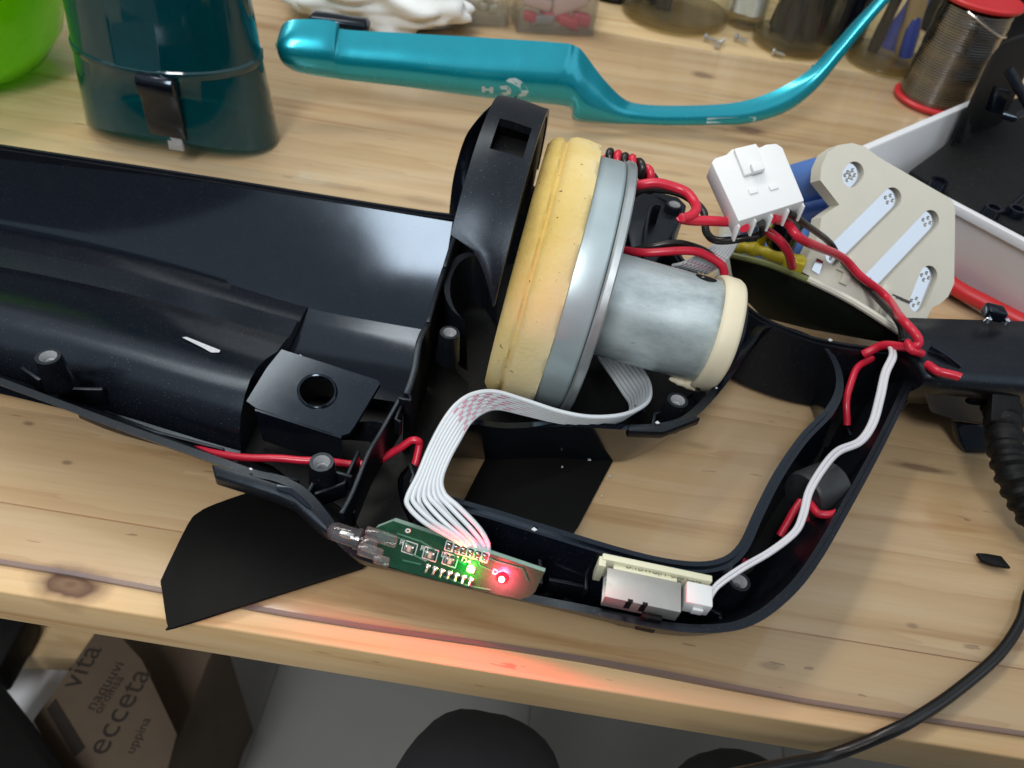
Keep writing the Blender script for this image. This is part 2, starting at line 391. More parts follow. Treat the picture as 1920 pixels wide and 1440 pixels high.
# coiled solder: fine turns as relief
t = NT('solder_coil'); o = t.obj()
wv = t.n('ShaderNodeTexWave', wave_type='BANDS', bands_direction='Z'); t.l(o, wv.inputs[0]); wv.inputs['Scale'].default_value = 160; wv.inputs['Distortion'].default_value = 0.6
b = t.bsdf(Base_Color=t.mix(t.noise(o, 40, 3), (0.20, 0.195, 0.185), (0.33, 0.325, 0.31)), Roughness=0.20, Metallic=1.0)
t.l(t.bump(wv.outputs[0], 0.35, 0.0006), b.inputs['Normal'])
X, Y, Z = Vector((1, 0, 0)), Vector((0, 1, 0)), Vector((0, 0, 1))
# ================================================================== the setting
# bench: pine boards glued edge to edge, a clear plastic mat lies on it
TOP = -1.8
bench = thing('workbench', 'pine board workbench with a rounded front edge under the clear mat', 'workbench', (0, 117, -740))
edges = [117.5, 152, 196, 258, 331, 402, 470, 548, 622, 699, 776, 858, 940, 1025]
for i in range(len(edges) - 1):
    dz = random.uniform(-0.12, 0.06) if i else 0
    x0, x1 = -760 + random.uniform(-20, 0), 860
    MB().abox(x0, x1, edges[i] + 0.02, edges[i + 1] - 0.03, -24, TOP + dz).build('plank', 'pine', bench, bevel=1.1 if i == 0 else 0.10, seg=3)
# under the mat's far side a beam along the wall and dark boards close the bench
for x in (-700, 800):
    MB().abox(x - 30, x + 30, 300, 360, -740, -24.2).build('leg', 'pine', bench, bevel=2)
    MB().abox(x - 30, x + 30, 900, 960, -740, -24.2).build('leg', 'pine', bench, bevel=2)
mat_top = [P(0, 1038, 0), P(1060, 1244, 0)]
mb = MB(); n = 60; rows = []
for i in range(n + 1):
    x = -740 + 1560 * i / n; yf = 125.5 + 0.8 * math.sin(i * 0.9) - 0.9 * (x / 200.0); yb = 708 + 6 * math.sin(i * .3 + 1)
    lift = 0.9 * max(0, 1 - ((x - 70) / 45.0) ** 2)
    rows.append([Vector((x, yf, -1.7)), Vector((x, yf - .1, -0.15 + lift)), Vector((x, yf + 1.5, lift)), Vector((x, yf + 8, 0)), Vector((x, yb, 0)), Vector((x, yb, -1.7))])
mat_o = MB()
mat_o.loft([[r[2], r[3], r[4]] for r in rows])
mo = mat_o.build('table_mat', 'mat_clear')
tag(mo, 'clear plastic mat covering the pine workbench top', 'mat')
MB().loft([[r[0], r[1], r[2]] for r in rows]).build('mat_edge', 'mat_edge', mo)
# floor of large pale tiles far below the bench
FZ = -740
floor = MB().abox(-1500, 1600, -500, 2400, FZ - 30, FZ - 1.5).build('floor', 'grout')
tag(floor, kind='structure')
tx = P(487, 1350, FZ).x
for i in range(-3, 4):
    for j in range(0, 5):
        MB().abox(tx + i * 330 + 1, tx + (i + 1) * 330 - 1, -180 + j * 330 + 1, -180 + (j + 1) * 330 - 1, FZ - 1.5, FZ).build('tile', 'floor_tile', floor, bevel=0.8)
# carton under the bench, its lid flaps open and printed
CZ = -430
lid = PL([(196, 1160, CZ), (266, 1236, CZ), (332, 1376, CZ), (306, 1475, CZ), (130, 1475, CZ), (62, 1350, CZ)])
ctn = thing('carton', 'brown cardboard carton with dark printed words under the bench', 'carton', base([Vector((p.x, p.y, FZ)) for p in lid]))
MB().prism(lid, Vector((0, 0, -4))).build('flap', 'cardboard', ctn, bevel=0.8)
side = PL([(240, 1150, CZ - 60), (420, 1190, CZ - 60), (392, 1236, CZ - 60), (306, 1460, CZ - 60), (250, 1470, CZ - 60), (200, 1300, CZ - 60)])
MB().prism(side, Vector((0, 0, FZ - CZ + 62))).build('body', 'cardboard', ctn, bevel=1.5)
lp = Plane(lid[0], lid[2], lid[5])
def words(txt, a, b, size):
    A, B = lp.at(*a), lp.at(*b); ex = B - A; ey = Z.cross(ex)
    letters(txt, A, ex, ey, size, 'brown_ink', ctn, lift=0.4)
words('vita', (146, 1294), (204, 1196), 27)
words('naquuvi', (176, 1334), (240, 1236), 14)
words('ordinsa', (188, 1340), (252, 1242), 11)
words('ecceta', (196, 1420), (268, 1290), 28)
words('uppina', (250, 1415), (300, 1315), 11)
MB().prism([lp.at(*q, .3) for q in [(88, 1330), (104, 1310), (160, 1402), (140, 1420)]], Vector((0, 0, .3))).build('printed_band', 'brown_ink', ctn)
MB().prism(PL([(-60, 1225, -560), (40, 1222, -560), (145, 1232, -560), (150, 1260, -560), (66, 1352, -560), (-60, 1390, -560)]), Vector((0, 0, -178))).build('storage_box', 'white_tray', bevel=3)
tag(D.objects['storage_box'], 'white box standing on the floor beside the brown carton', 'box')
MB().prism(PL([(20, 1150, -520), (240, 1175, -520), (190, 1238, -520), (10, 1228, -520)]), Vector((0, 0, -30))).build('shelf_board', 'pine', bevel=1.5)
tag(D.objects['shelf_board'], 'dark wooden shelf board under the bench behind the carton', 'board')
MB().prism(PL([(-90, 1110, -480), (58, 1140, -480), (46, 1170, -480), (-6, 1262, -480), (-90, 1280, -480)]), Vector((0, 0, -40))).build('black_box', 'black_matte', bevel=4)
tag(D.objects['black_box'], 'black box under the bench at the corner behind the white box', 'box')
sb = MB(); pts = PL([(-120, 1255, -400), (0, 1268, -400), (52, 1334, -400), (135, 1446, -400), (150, 1520, -400), (-120, 1520, -400)])
sb.prism(pts, Vector((-25, -60, -335))).build('black_bag', 'black_matte', bevel=12, seg=4)
tag(D.objects['black_bag'], 'black bag on the floor in front of the white box', 'bag')
# the sitting photographer's knees in dark grey trousers; unseen upper body posed to shade the bench
me = D.meshes.new('person'); k1, k2 = P(912, 1462, -118), P(1440, 1514, -112)
vs = [Vector((60, -420, -170)), Vector((-30, -330, -175)), Vector((-8, -100, -150)), k1 + Vector((-4, -22, -6)), k1 + Vector((0, 10, -14)), k1 + Vector((4, 14, -90)), Vector((k1.x + 8, k1.y - 10, -420)), Vector((k1.x + 10, k1.y - 20, -690)), Vector((k1.x + 10, k1.y + 70, -720)),
      Vector((150, -330, -175)), Vector((130, -100, -155)), k2 + Vector((0, -20, -12)), k2 + Vector((0, 8, -24)), k2 + Vector((2, 10, -95)), Vector((k2.x + 6, k2.y - 10, -420)), Vector((k2.x + 8, k2.y - 20, -690)), Vector((k2.x + 8, k2.y + 70, -720)),
      Vector((90, -350, 20)), Vector((100, -270, 180)), Vector((85, -225, 270)), Vector((62, -185, 325)), Vector((48, -140, 405)), Vector((48, -130, 465)),
      Vector((-40, -260, 240)), Vector((-70, -190, 130)), Vector((-30, -80, 225)), Vector((250, -210, 250)), Vector((320, -60, 170)), Vector((130, -50, 220))]
es = [(0, 1), (1, 2), (2, 3), (3, 4), (4, 5), (5, 6), (6, 7), (7, 8), (0, 9), (9, 10), (10, 11), (11, 12), (12, 13), (13, 14), (14, 15), (15, 16), (0, 17), (17, 18), (18, 19), (19, 20), (20, 21), (21, 22), (18, 23), (23, 24), (24, 25), (18, 26), (26, 27), (27, 28)]
rs = [120, 80, 66, 46, 40, 44, 46, 36, 30, 80, 64, 42, 36, 42, 46, 36, 30, 125, 135, 90, 52, 88, 78, 56, 42, 28, 62, 50, 34]
me.from_pydata([v * MM for v in vs], es, [])
per = D.objects.new('person', me); COL.objects.link(per)
sk = per.modifiers.new('skin', 'SKIN'); sk.use_smooth_shade = True
for i, dta in enumerate(me.skin_vertices[0].data):
    dta.radius = (rs[i] * MM, rs[i] * MM); dta.use_root = (i == 0)
ss = per.modifiers.new('sub', 'SUBSURF'); ss.levels = 3; ss.render_levels = 3
tx_ = D.textures.new('folds', 'CLOUDS'); tx_.noise_scale = 0.05
dp = per.modifiers.new('folds', 'DISPLACE'); dp.texture = tx_; dp.strength = 0.010; dp.mid_level = 0.5
me.materials.append(M['trouser'])
tag(per, 'seated person in dark grey trousers, knees just under the bench front edge', 'person')

# ================================================================== far side of the bench
# lime green bowl
o = P(-70, 120, 0); bowl = MB()
prof = [(10, 1.5), (40, 1.5), (52, 6), (66, 24), (78, 60), (84, 110), (82, 110), (76, 60), (64, 26), (50, 9), (10, 4)]
bowl.lathe(prof, o, Z, 72).build('bowl', 'bowl_green')
tag(D.objects['bowl'], 'translucent lime green plastic bowl beside the teal bin', 'bowl')
# teal see-through dust bin standing on its arched mouth
oc = P(346, 240, 0); dbin = thing('dust_bin', 'dark teal see-through dust bin with a black latch, standing on its mouth', 'dust bin', oc)
rows = []; NB = 96
def bz(a): return 0.4 + 15.0 * max(0.0, -math.sin(a)) ** 2.0
for q, (r, z) in enumerate([(58.5, 0), (57.6, 10), (55.8, 30), (53.8, 49), (54.6, 50), (54.6, 53), (53.4, 54), (51.5, 80), (47.5, 140), (45.5, 170), (43.5, 170), (45.5, 140), (49.4, 80), (51.8, 50), (55.4, 10), (56.3, 0)]):
    rows.append([oc + Vector((r * math.cos(a), r * .72 * math.sin(a), z + bz(a) * max(0, 1 - z / 49.0))) for a in [2 * math.pi * k / NB for k in range(NB)]])
MB().loft(rows, True, cyc=True).build('container', 'bin_teal', dbin)
core = [(14, 40), (18, 44), (20, 80), (20, 120), (18, 165), (8, 166)]
MB().lathe(core, oc + Vector((4, 4, 0)), Z, 40).build('inner_filter', 'black_gloss', dbin)
fr = oc + Vector((11, -39.0, 10))
lt = MB()
prof2 = [(0, 7), (-3, 7), (-4.2, 18), (-4.2, 30), (-6.5, 34), (-6.5, 40), (-4.5, 43), (0, 43)]
lt.loft([[fr + Vector((x, y, z)) for y, z in prof2] for x in (-10.5, 10.5)], True, cap=True).build('latch', 'black_gloss', dbin, bevel=1.0)
MB().box(fr + Vector((3, -.6, 3)), X, Y, Z, 9, 3, 9).build('latch_foot', 'boss_grey', dbin, bevel=.8)
# crumpled tissue, black cap, clear boxes
def blob(name, mat, o, sx, sy, sz, seed, amp, label, cat_, n=5):
    bm = bmesh.new(); bmesh.ops.create_icosphere(bm, subdivisions=n, radius=1.0)
    from mathutils import noise
    mb = MB()
    vs = []
    for v in bm.verts:
        p = v.co.normalized(); s = seed * 13.7
        d = 1 + amp * (noise.noise(p * 1.7 + Vector((s, 0, 0))) + 0.8 * abs(noise.noise(p * 2.9 + Vector((0, s, 0)))) + 0.16 * noise.noise(p * 6 + Vector((0, 0, s))))
        q = p * d; vs.append(o + Vector((q.x * sx, q.y * sy, max(q.z * sz + sz * .8, 0.3))))
    mb.add(vs, [tuple(v.index for v in f.verts) for f in bm.faces]); bm.free()
    ob = mb.build(name, mat, smooth=70); tag(ob, label, cat_); return ob
blob('tissue', 'tissue', P(710, 38, 0), 66, 34, 30, 3, 0.42, 'crumpled white tissue paper behind the teal handle cover', 'tissue')
cp = MB(); q0, q1 = PY(582, 40, 560), PY(692, 56, 566)
cp.box((q0 + q1) / 2, q1 - q0, Y, Z, (q1 - q0).length, 16, 13).build('hinge_cover', 'black_gloss', bevel=3.5, seg=3)
tag(D.objects['hinge_cover'], 'small black plastic hinge piece between the teal cover and the tissue', 'plastic piece')
def clearbox(name, u0, v0, u1, v1, dep, hgt, label, bits, cat_='box'):
    a, b = P(u0, v0, 0), P(u1, v1, 0); ex = (b - a).normalized(); ey = Z.cross(ex); w = (b - a).length; c = (a + b) / 2 + ey * dep / 2
    t_ = thing(name, label, cat_, Vector((c.x, c.y, 0)))
    sh = MB()
    for s in (-1, 1):
        sh.box(c + ex * s * (w / 2 - .8) + Z * hgt / 2, ex, ey, Z, 1.5, dep, hgt)
        sh.box(c + ey * s * (dep / 2 - .8) + Z * hgt / 2, ex, ey, Z, w - 3.2, 1.5, hgt)
    sh.box(c + Z * 1.0, ex, ey, Z, w - 3.4, dep - 3.4, 1.6)
    sh.build('case', 'clear_plastic', t_, bevel=.4)
    for (fx, fz, sx, sy, sz, m) in bits:
        r = MB().box(c + ex * (fx - .5) * (w - 14) + ey * random.uniform(-.38, -.2) * dep + Z * (3 + fz * hgt), ex + Z * random.uniform(-.5, .5), ey + ex * random.uniform(-.4, .4), Z, sx, sy, sz)
        r.build('loose_piece', m, t_, bevel=min(sx, sy, sz) * .32, seg=3)
    return t_
clearbox('parts_box', 968, 60, 1112, 68, 60, 52, 'clear plastic box full of pink, red and grey bits', [(.1, .14, 12, 9, 8, 'pink_bit'), (.3, .10, 22, 9, 9, 'grey_bit'), (.5, .16, 24, 10, 9, 'pink_bit'), (.72, .1, 20, 10, 9, 'pink_bit'), (.95, .12, 17, 10, 11, 'pink_bit'), (.2, .36, 26, 14, 10, 'pale_pink_bit'), (.45, .34, 30, 12, 9, 'grey_bit'), (.75, .42, 34, 16, 20, 'pale_pink_bit'), (.15, .62, 24, 14, 12, 'grey_bit'), (.42, .64, 20, 12, 16, 'yellow_bit'), (.7, .74, 26, 12, 16, 'pink_bit'), (.95, .66, 14, 12, 26, 'pink_bit'), (.05, .8, 20, 14, 14, 'pale_pink_bit')])
clearbox('bead_box', 842, 44, 952, 52, 55, 40, 'clear plastic box of pale beads between tissue and pink-filled box', [(random.random(), .1 + .35 * random.random(), 9, 8, 7, 'chip_tan') for k in range(12)])
# glass jars with tools and sticks
def jar(u0, v0, u1, v1, hgt, label, rods, rn=4):
    a, b = P(u0, v0, 0), P(u1, v1, 0); R = (b - a).length / 2; c = (a + b) / 2; c.z = 0
    t_ = thing('glass_jar', label, 'jar', c, 'glass jars along the back of the bench')
    MB().lathe([(R * .86, 0.4), (R * .97, 1.5), (R, 5), (R * .99, 9), (R * .90, 10), (R * .2, 9)], c, Z, 56).build('base', 'glass_base', t_)
    MB().lathe([(R, 9.3), (R, hgt), (R - 2.2, hgt), (R - 2.2, 10.3)], c, Z, 56, cap=False).build('wall', 'glass', t_)
    for (ang, lean, w, m) in rods:
        d = Vector((math.cos(ang) * lean, math.sin(ang) * lean, 1)).normalized(); f0 = c + Vector((math.cos(ang + 2.6), math.sin(ang + 2.6), 0)) * R * .5 + Z * 11
        ln = hgt * .94
        while ((f0 + d * ln) - c).xy.length > R - 3 - w / 2 and ln > 20: ln -= 4
        MB().tube([f0 + d * ln * k / 6 for k in range(7)], [w * .5 * (1 + .1 * math.sin(k * 2)) for k in range(7)], 10).build('stick', m, t_)
    return t_
Rr = random.Random(4)
def rods(n, mats): return [(Rr.uniform(0, 6.28), Rr.uniform(.05, .35), Rr.uniform(7, 13), Rr.choice(mats)) for k in range(n)]
jar(1163, 18, 1357, 40, 120, 'widest glass jar, packed with black handled tools', rods(10, ['black_satin', 'black_satin', 'black_gloss', 'steel']))
jar(1359, 38, 1428, 50, 100, 'small glass jar of white plastic pieces between two dark jars', [(k * 1.25, .10, 15, 'white_plastic') for k in range(5)])
jar(1410, 75, 1548, 92, 110, 'dark glass jar holding black rods and one teal rod', [(k * .9, .15, 14, 'black_satin') for k in range(6)] + [(4.3, .22, 11, 'teal_paint')])
jar(1588, 112, 1716, 124, 105, 'glass jar with a wooden stick and blue sticks behind the teal cover tip', [(3.9, .36, 16, 'wood_stick'), (4.4, .33, 15, 'blue_stick'), (5.0, .30, 16, 'blue_stick'), (3.4, .25, 12, 'blue_stick'), (1.0, .1, 10, 'black_satin')])
def bottle(u, v, R, hgt, label, m='black_gloss'):
    c = P(u, v, 0)
    ob = MB().lathe([(R * .9, 0.3), (R, 2), (R, hgt * .7), (R * .45, hgt * .82), (R * .42, hgt), (1, hgt)], c, Z, 40).build('bottle', m)
    tag(ob, label, 'bottle', 'dark bottles behind the jars')
bottle(1552, 62, 33, 150, 'dark bottle standing behind the gap between two glass jars')
bottle(1905, 95, 40, 170, 'dark bottle behind the solder spool, by the black housing', 'black_satin')
bottle(1780, 48, 42, 170, 'dark bottle directly behind the solder spool', 'black_satin')
bottle(1150, -14, 30, 120, 'dark bottle behind the widest jar and the pink-filled box')
# screws lying about
def screw(u0, v0, u1, v1, label):
    a, b = P(u0, v0, 1.9), P(u1, v1, 1.9); d = (b - a).normalized(); L = (b - a).length
    prof = [(0.5, 0), (2.9, 0.3), (3.1, 1.2), (2.2, 2.4), (1.2, 2.6)]
    z = 2.6
    while z < L - 1.5: prof += [(1.5, z + .3), (1.1, z + .7)]; z += .9
    prof += [(0.1, L)]
    ob = MB().lathe(prof, a + Z * .9, d, 16).build('screw', 'steel'); tag(ob, label, 'screw', 'screws lying by the jars')
screw(1321, 70, 1346, 80, 'small steel screw lying in front of the widest jar'); screw(1343, 86, 1358, 76, 'small steel screw crossing under the widest jar beside another screw')
screw(1378, 70, 1402, 80, 'small steel screw nearest the jar of white pieces')
screw(1448, 98, 1472, 106, 'small steel screw at the foot of the dark jar with a teal rod')
# solder spool
c = P(1744, 189, 0); spool = thing('solder_spool', 'spool of silver solder wire with red flanges beside the white tray', 'spool', c)
MB().lathe([(12, 0.2), (30, 0.2), (31, 1.5), (31, 3), (29.5, 4.2), (12, 4.2)], c, Z, 64).build('flange', 'red_plastic', spool)
cr = [(27.2 + .35 * math.sin(k * .9) + .2 * math.sin(k * 2.7), 4.3 + k * 2.7) for k in range(28)]
MB().lathe([(12, 4.3)] + cr + [(12, 80)], c, Z, 64).build('solder_coil', 'solder_coil', spool)
MB().lathe([(12, 80.2), (30, 80.2), (31, 81.5), (31, 83), (30, 84), (12, 84)], c, Z, 64).build('flange', 'red_plastic', spool)
MB().tube(cat([c + Vector((28.2 * math.cos(a), 28.2 * math.sin(a), z)) for a, z in [(-2.2, 78), (-1.8, 74), (-1.4, 69), (-1.0, 65), (-.5, 62)]], 5), 0.8, 8).build('loose_strand', 'solder_metal', spool)
# ---- white tray with a black moulding in it
RZ = 50
A, B_, C_ = P(1606, 282, RZ), P(1828, 188, RZ), P(2010, 496, RZ)
ex = (B_ - A); ey = (C_ - A); far = B_ + ey
tray = thing('tray', 'white plastic tray holding a black moulding behind the battery pack', 'tray', Vector((A.x + 80, A.y, 0)))
mb = MB(); cen = (A + far) / 2
def wallq(p, q, hgt):
    inw = (cen - (p + q) / 2); inw.z = 0; d = (q - p).normalized(); nrm = Z.cross(d); nrm = nrm if nrm.dot(inw) > 0 else -nrm
    pr = [(7, 0.4), (0.8, hgt - 5), (-2.0, hgt - 5), (-2.0, hgt), (2.4, hgt), (2.9, hgt - 1.5), (9.4, 0.4)]
    mb.loft([[Vector((e.x, e.y, 0)) + nrm * a + Z * z for a, z in pr] for e in (p, q)], True, cap=True)
Bx, Cx = A + ex * 1.35, A + ey * 1.15
for p, q in ((A, Bx), (A, Cx)): wallq(p, q, RZ)
mb.build('wall', 'white_tray', tray, bevel=.5)
MB().prism([Vector((p.x, p.y, 2.6)) for p in (A + (ex + ey) * .03, A + ex * 1.35, A + ex * 1.35 + ey * 1.15, A + ey * 1.15)], Z * -2).build('bottom', 'white_tray', tray)
hz = 34
hp = PL([(1706, 318, hz), (1752, 284, hz), (1818, 234, hz), (1880, 190, hz), (2010, 150, hz), (2080, 330, hz), (2010, 470, hz), (1925, 440, hz), (1790, 372, hz)])
hs = thing('black_housing', 'black ribbed plastic housing lying in the white tray', 'housing', base([Vector((p.x, p.y, 3)) for p in hp]))
MB().prism(hp, Z * -30).build('bottom', 'black_matte', hs, bevel=2)
wp = PL([(1812, 236, 44), (1824, 190, 60), (1838, 145, 78), (1866, 95, 92), (1900, 75, 96), (1960, 60, 96)])
wp = cat(wp, 4); rows = []
for p in wp: rows.append([p, p + Vector((6, 10, 0)), Vector((p.x + 10, p.y + 6, hz)), Vector((p.x + 2, p.y - 6, hz))])
MB().loft(rows, True, cap=True).build('side_wall', 'black_matte', hs, bevel=.6)
MB().prism(PL([(1846, 205, 58), (1862, 160, 74), (1882, 165, 74), (1866, 208, 58)]), Vector((3, -4, 0))).build('clip_slot', 'black_gloss', hs, bevel=.4)
MB().tube(PL([(1880, 215, 60), (1900, 222, 60), (1925, 210, 60)]), 2.4).build('rib', 'black_gloss', hs)
MB().tube(PL([(1880, 400, hz + 1), (1960, 330, hz + 1)]), 1.2).build('rib', 'black_gloss', hs)
MB().tube(PL([(1890, 130, 88), (1960, 250, 60)]), 3).build('rib', 'black_satin', hs)
for (u, v) in ((1900, 404), (1856, 402), (1755, 352)):
    q = P(u, v, hz)
    MB().lathe([(3.4, 0), (3.4, 5), (5.2, 5), (5.4, -.5)], q, Z, 32, cap=False).build('boss', 'black_gloss', hs)
# ---- red pipe, black body with a bracket, strain relief and lead on the right
rp = MB().tube(cat([P(1755, 505, 8), P(1790, 538, 8), P(1850, 570, 8), P(1905, 598, 8), P(1990, 640, 8)], 6), 4.6, 16).build('red_hose', 'red_plastic'); tag(rp, 'thick red hose running from the battery pack along the white tray', 'hose')
NZ = 46
nz = thing('nozzle_body', 'black moulded plastic body with a round hole and a bracket beside the handle', 'nozzle', P(1850, 800, 0))
rows = []
for u in range(1698, 2080, 22):
    k = (u - 1700) / 200
    bk, fr_ = P(u, 588 + 6 * k, NZ), P(u, 716 - 10 * max(0, 1.2 - k) + 4 * k, NZ)
    if u < 1745: fr_ = bk.lerp(fr_, .55 + .45 * (u - 1698) / 47)
    fx = Vector((0, 1, 0))
    rows.append([bk - Z * 36 + fx * 4, bk - Z * 4, bk - fx * 3, bk.lerp(fr_, .5) + Z * 1.2, fr_ + fx * 7, fr_ - Z * 1.5 + fx * 2, fr_ - Z * 5, fr_ - Z * 9 + fx * 1, fr_ - Z * 30 + fx * 14, bk - Z * 42 + fx * 2])
MB().loft(rows, True, cap=True).build('body', 'black_satin', nz, smooth=60)
pl = Plane(P(1760, 735, 34), P(1900, 742, 34), P(1830, 795, 12))
outer = [pl.at(*q) for q in [(1728, 726), (1800, 724), (1920, 730), (2000, 732), (2000, 800), (1900, 800), (1860, 792), (1800, 790), (1745, 772)]]
hole = [pl.at(1832 + 23 * math.cos(a), 751 + 9 * math.sin(a)) for a in [2 * math.pi * k / 28 for k in range(28)]]
MB().holed(outer, [hole], -pl.n * 2.2).build('front_plate', 'black_gloss', nz, bevel=0)
pl2 = Plane(P(1800, 795, 12), P(1870, 800, 12), P(1830, 848, 0.6))
MB().prism([pl2.at(*q) for q in [(1792, 792), (1870, 800), (1864, 850), (1812, 850), (1800, 830)]], -pl2.n * 5).build('bracket', 'black_gloss', nz, bevel=.8)
MB().prism(PL([(1862, 726, 40), (1915, 726, 40), (1915, 792, 30), (1858, 790, 30)]), Z * -6).build('lug', 'black_matte', nz, bevel=1)
qa, qb = P(1850, 590, 50), P(1886, 598, 50)
MB().box((qa + qb) / 2 + Y * 3, qb - qa, Y, Z, (qb - qa).length, 7, 6).build('clip', 'black_gloss', nz, bevel=1.2, seg=3)
for q in (P(1853, 600, 48), P(1887, 603, 48)): MB().lathe([(.2, 2), (1.4, 1.2), (1.6, -1)], q, Z, 12).build('rivet', 'nickel', nz)
MB().tube(PL([(1745, 650, 49), (1775, 668, 48), (1800, 688, 46)]), 1.5, 8).build('groove_lip', 'black_gloss', nz)
lead = thing('power_lead', 'black power lead with a ribbed sleeve running over the bench edge', 'cable', P(1800, 1290, 0))
sp = cat([P(1880, 770, 26), P(1884, 830, 26), P(1898, 890, 22), P(1926, 950, 14), P(1965, 1010, 8)], 10); rr = [7.2 - 1.6 * i / len(sp) + (.75 if i % 4 < 2 else -.5) for i in range(len(sp))]
MB().tube(sp, rr, 20).build('ribbed_sleeve', 'black_matte', lead, smooth=25)
cp_ = cat([P(1965, 1010, 8), P(1965, 1060, 4.5), P(1930, 1110, 3.2), P(1914, 1165, 3.2), P(1870, 1230, 3.2), P(1790, 1298, 3.2), P(1720, 1345, 3.6), PY(1650, 1384, 117) + Z * 3.4, PY(1560, 1416, 111), PY(1480, 1432, 104), PY(1380, 1452, 95), PY(1280, 1475, 85)], 8)
MB().tube(cp_, 2.1, 14, flat=.8).build('cord', 'black_wire', lead)
sl = MB().prism(PL([(1828, 1040, .3), (1846, 1041, .3), (1874, 1046, .3), (1892, 1068, .3), (1860, 1062, .3), (1838, 1054, .3)]), Z * 1.6)
tag(sl.build('foam_sliver', 'black_matte', bevel=.4), 'small black sliver lying alone on the clear mat', 'sliver')
# flat black sheet under the handle, overhanging the bench edge
sh = cat(PL([(470, 921, 2.6), (404, 944, 2.6), (372, 960, 2.6), (352, 982, 2.6), (306, 1076, 2.6), (301, 1092, 2.6), (303, 1104, 2.6), (311, 1160, 2.6), (315, 1173, 2.6), (326, 1176, 2.6), (500, 1121, 2.6), (680, 1064, 2.6)]), 3)
sh += PL([(700, 1040, 2.6), (720, 930, 2.6), (640, 880, 2.6)])
tag(MB().prism(sh, Z * -1.4).build('black_sheet', 'black_sheet', bevel=.35), 'flat black sheet with cut corners sticking out over the bench front edge', 'sheet')
s2 = PL([(1066, 1012, 2.4), (1085, 985, 2.4), (1150, 862, 2.4), (1157, 851, 2.4), (1155, 845, 2.4), (1148, 841, 2.4), (1110, 824, 2.4), (940, 800, 2.4), (862, 952, 2.4)])
tag(MB().prism(s2, Z * -1.4).build('black_sheet', 'black_sheet', bevel=.35), 'flat black sheet lying on the mat inside the looped handle', 'sheet')
for (u, v, s_) in ((1105, 862, 3.0), (1054, 876, 1.6), (1143, 893, 2.2), (1128, 930, 1.8)):
    ob = MB().prism(PL([(u - s_, v + s_ * .5, 2.5), (u, v - s_, 2.5), (u + s_, v + s_ * .6, 2.5)]), Z * .4).build('plastic_crumb', 'scratched', smooth=0); tag(ob, {1105: 'largest white crumb on the black sheet inside the handle', 1054: 'tiny white crumb nearest the middle of the black sheet in the handle', 1143: 'white crumb by the upper edge corner of the sheet in the handle', 1128: 'white crumb at the long edge of the sheet in the handle'}[u], 'crumb', 'white crumbs on the black sheet')
# ---- teal handle cover standing on its edge, its hooped end rising in the air
cover = thing('handle_cover', 'glossy teal curved handle cover lying behind the vacuum body', 'cover', P(900, 190, 0))
topl = [(522, 78), (523.5, 60), (529, 47), (540, 39), (560, 36), (590, 36), (618, 38), (634, 44), (644, 55), (760, 62), (900, 70), (1050, 80), (1078, 86), (1094, 98), (1130, 146), (1168, 184), (1200, 195), (1260, 198), (1340, 196), (1400, 188), (1460, 166), (1515, 132), (1560, 85), (1600, 40), (1640, -2), (1675, -40)]
botl = [(522, 98), (524.5, 110), (531, 120), (544, 129), (562, 136), (592, 142), (620, 146), (636, 148), (648, 150), (760, 163), (900, 182), (1020, 194), (1060, 199), (1072, 206), (1078, 226), (1140, 232), (1200, 233), (1260, 235), (1340, 234), (1400, 232), (1470, 212), (1526, 172), (1573, 116), (1611, 68), (1650, 20), (1686, -20)]
def yb(u): return 470 + (u - 525) * .085 if u < 1450 else 470 + 78.6 + (u - 1450) * .16
rows = []
for (tu, tv), (bu, bv) in zip(topl, botl):
    y0 = yb(bu); b = PY(bu, bv, y0); tq = PY(tu, tv, y0 + 9)
    rows.append((b, tq))
bs, ts = cat([r[0] for r in rows], 4), cat([r[1] for r in rows], 4)
sec = []
for i, (b, q) in enumerate(zip(bs, ts)):
    b = Vector((b.x, b.y, max(b.z, 0.4))); w = (q - b).length; out = []; inn = []
    ta = (bs[min(i + 1, len(bs) - 1)] - bs[max(i - 1, 0)]).normalized(); nn = ta.cross((q - b).normalized()).normalized()
    up_ = (q - b).normalized(); nn = Vector((0, -1, .15)); nn = (nn - up_ * nn.dot(up_)).normalized()
    bul = min(11, w * .30)
    for k in range(13):
        f = k / 12; p = b.lerp(q, f) + nn * bul * math.sin(math.pi * (f ** .8)); out.append(p)
        inn.append(b.lerp(q, .03 + .94 * f) + nn * (bul * math.sin(math.pi * (f ** .8)) - 1.8))
    sec.append(out + inn[::-1])
MB().loft(sec, True, cap=True).build('shell', 'teal_paint', cover, smooth=60)
def on_cover(u, v):           # nearest outer face point of the cover along the view ray
    d = ray(u, v).normalized(); best = None
    for i in range(len(sec) - 1):
        for k in range(12):
            for a, b_, c_ in ((sec[i][k], sec[i + 1][k], sec[i + 1][k + 1]), (sec[i][k], sec[i + 1][k + 1], sec[i][k + 1])):
                nrm = (b_ - a).cross(c_ - a)
                if nrm.length < 1e-9: continue
                nrm.normalize(); dn = d.dot(nrm)
                if abs(dn) < 1e-6: continue
                tt = (a - CAMP).dot(nrm) / dn; p = CAMP + d * tt
                w0, w1, w2 = [(y - x).cross(p - x).dot(nrm) for x, y in ((a, b_), (b_, c_), (c_, a))]
                if (min(w0, w1, w2) > -1e-3 or max(w0, w1, w2) < 1e-3) and (best is None or tt < best[0]): best = (tt, p, nrm if dn < 0 else -nrm)
    return best
def mark(poly, name):
    pts = [on_cover(*q) for q in poly]
    if any(p is None for p in pts): return
    MB().add([p[1] + p[2] * .25 for p in pts], [tuple(range(len(pts)))]).build(name, 'faded_logo_glint', cover, smooth=0)
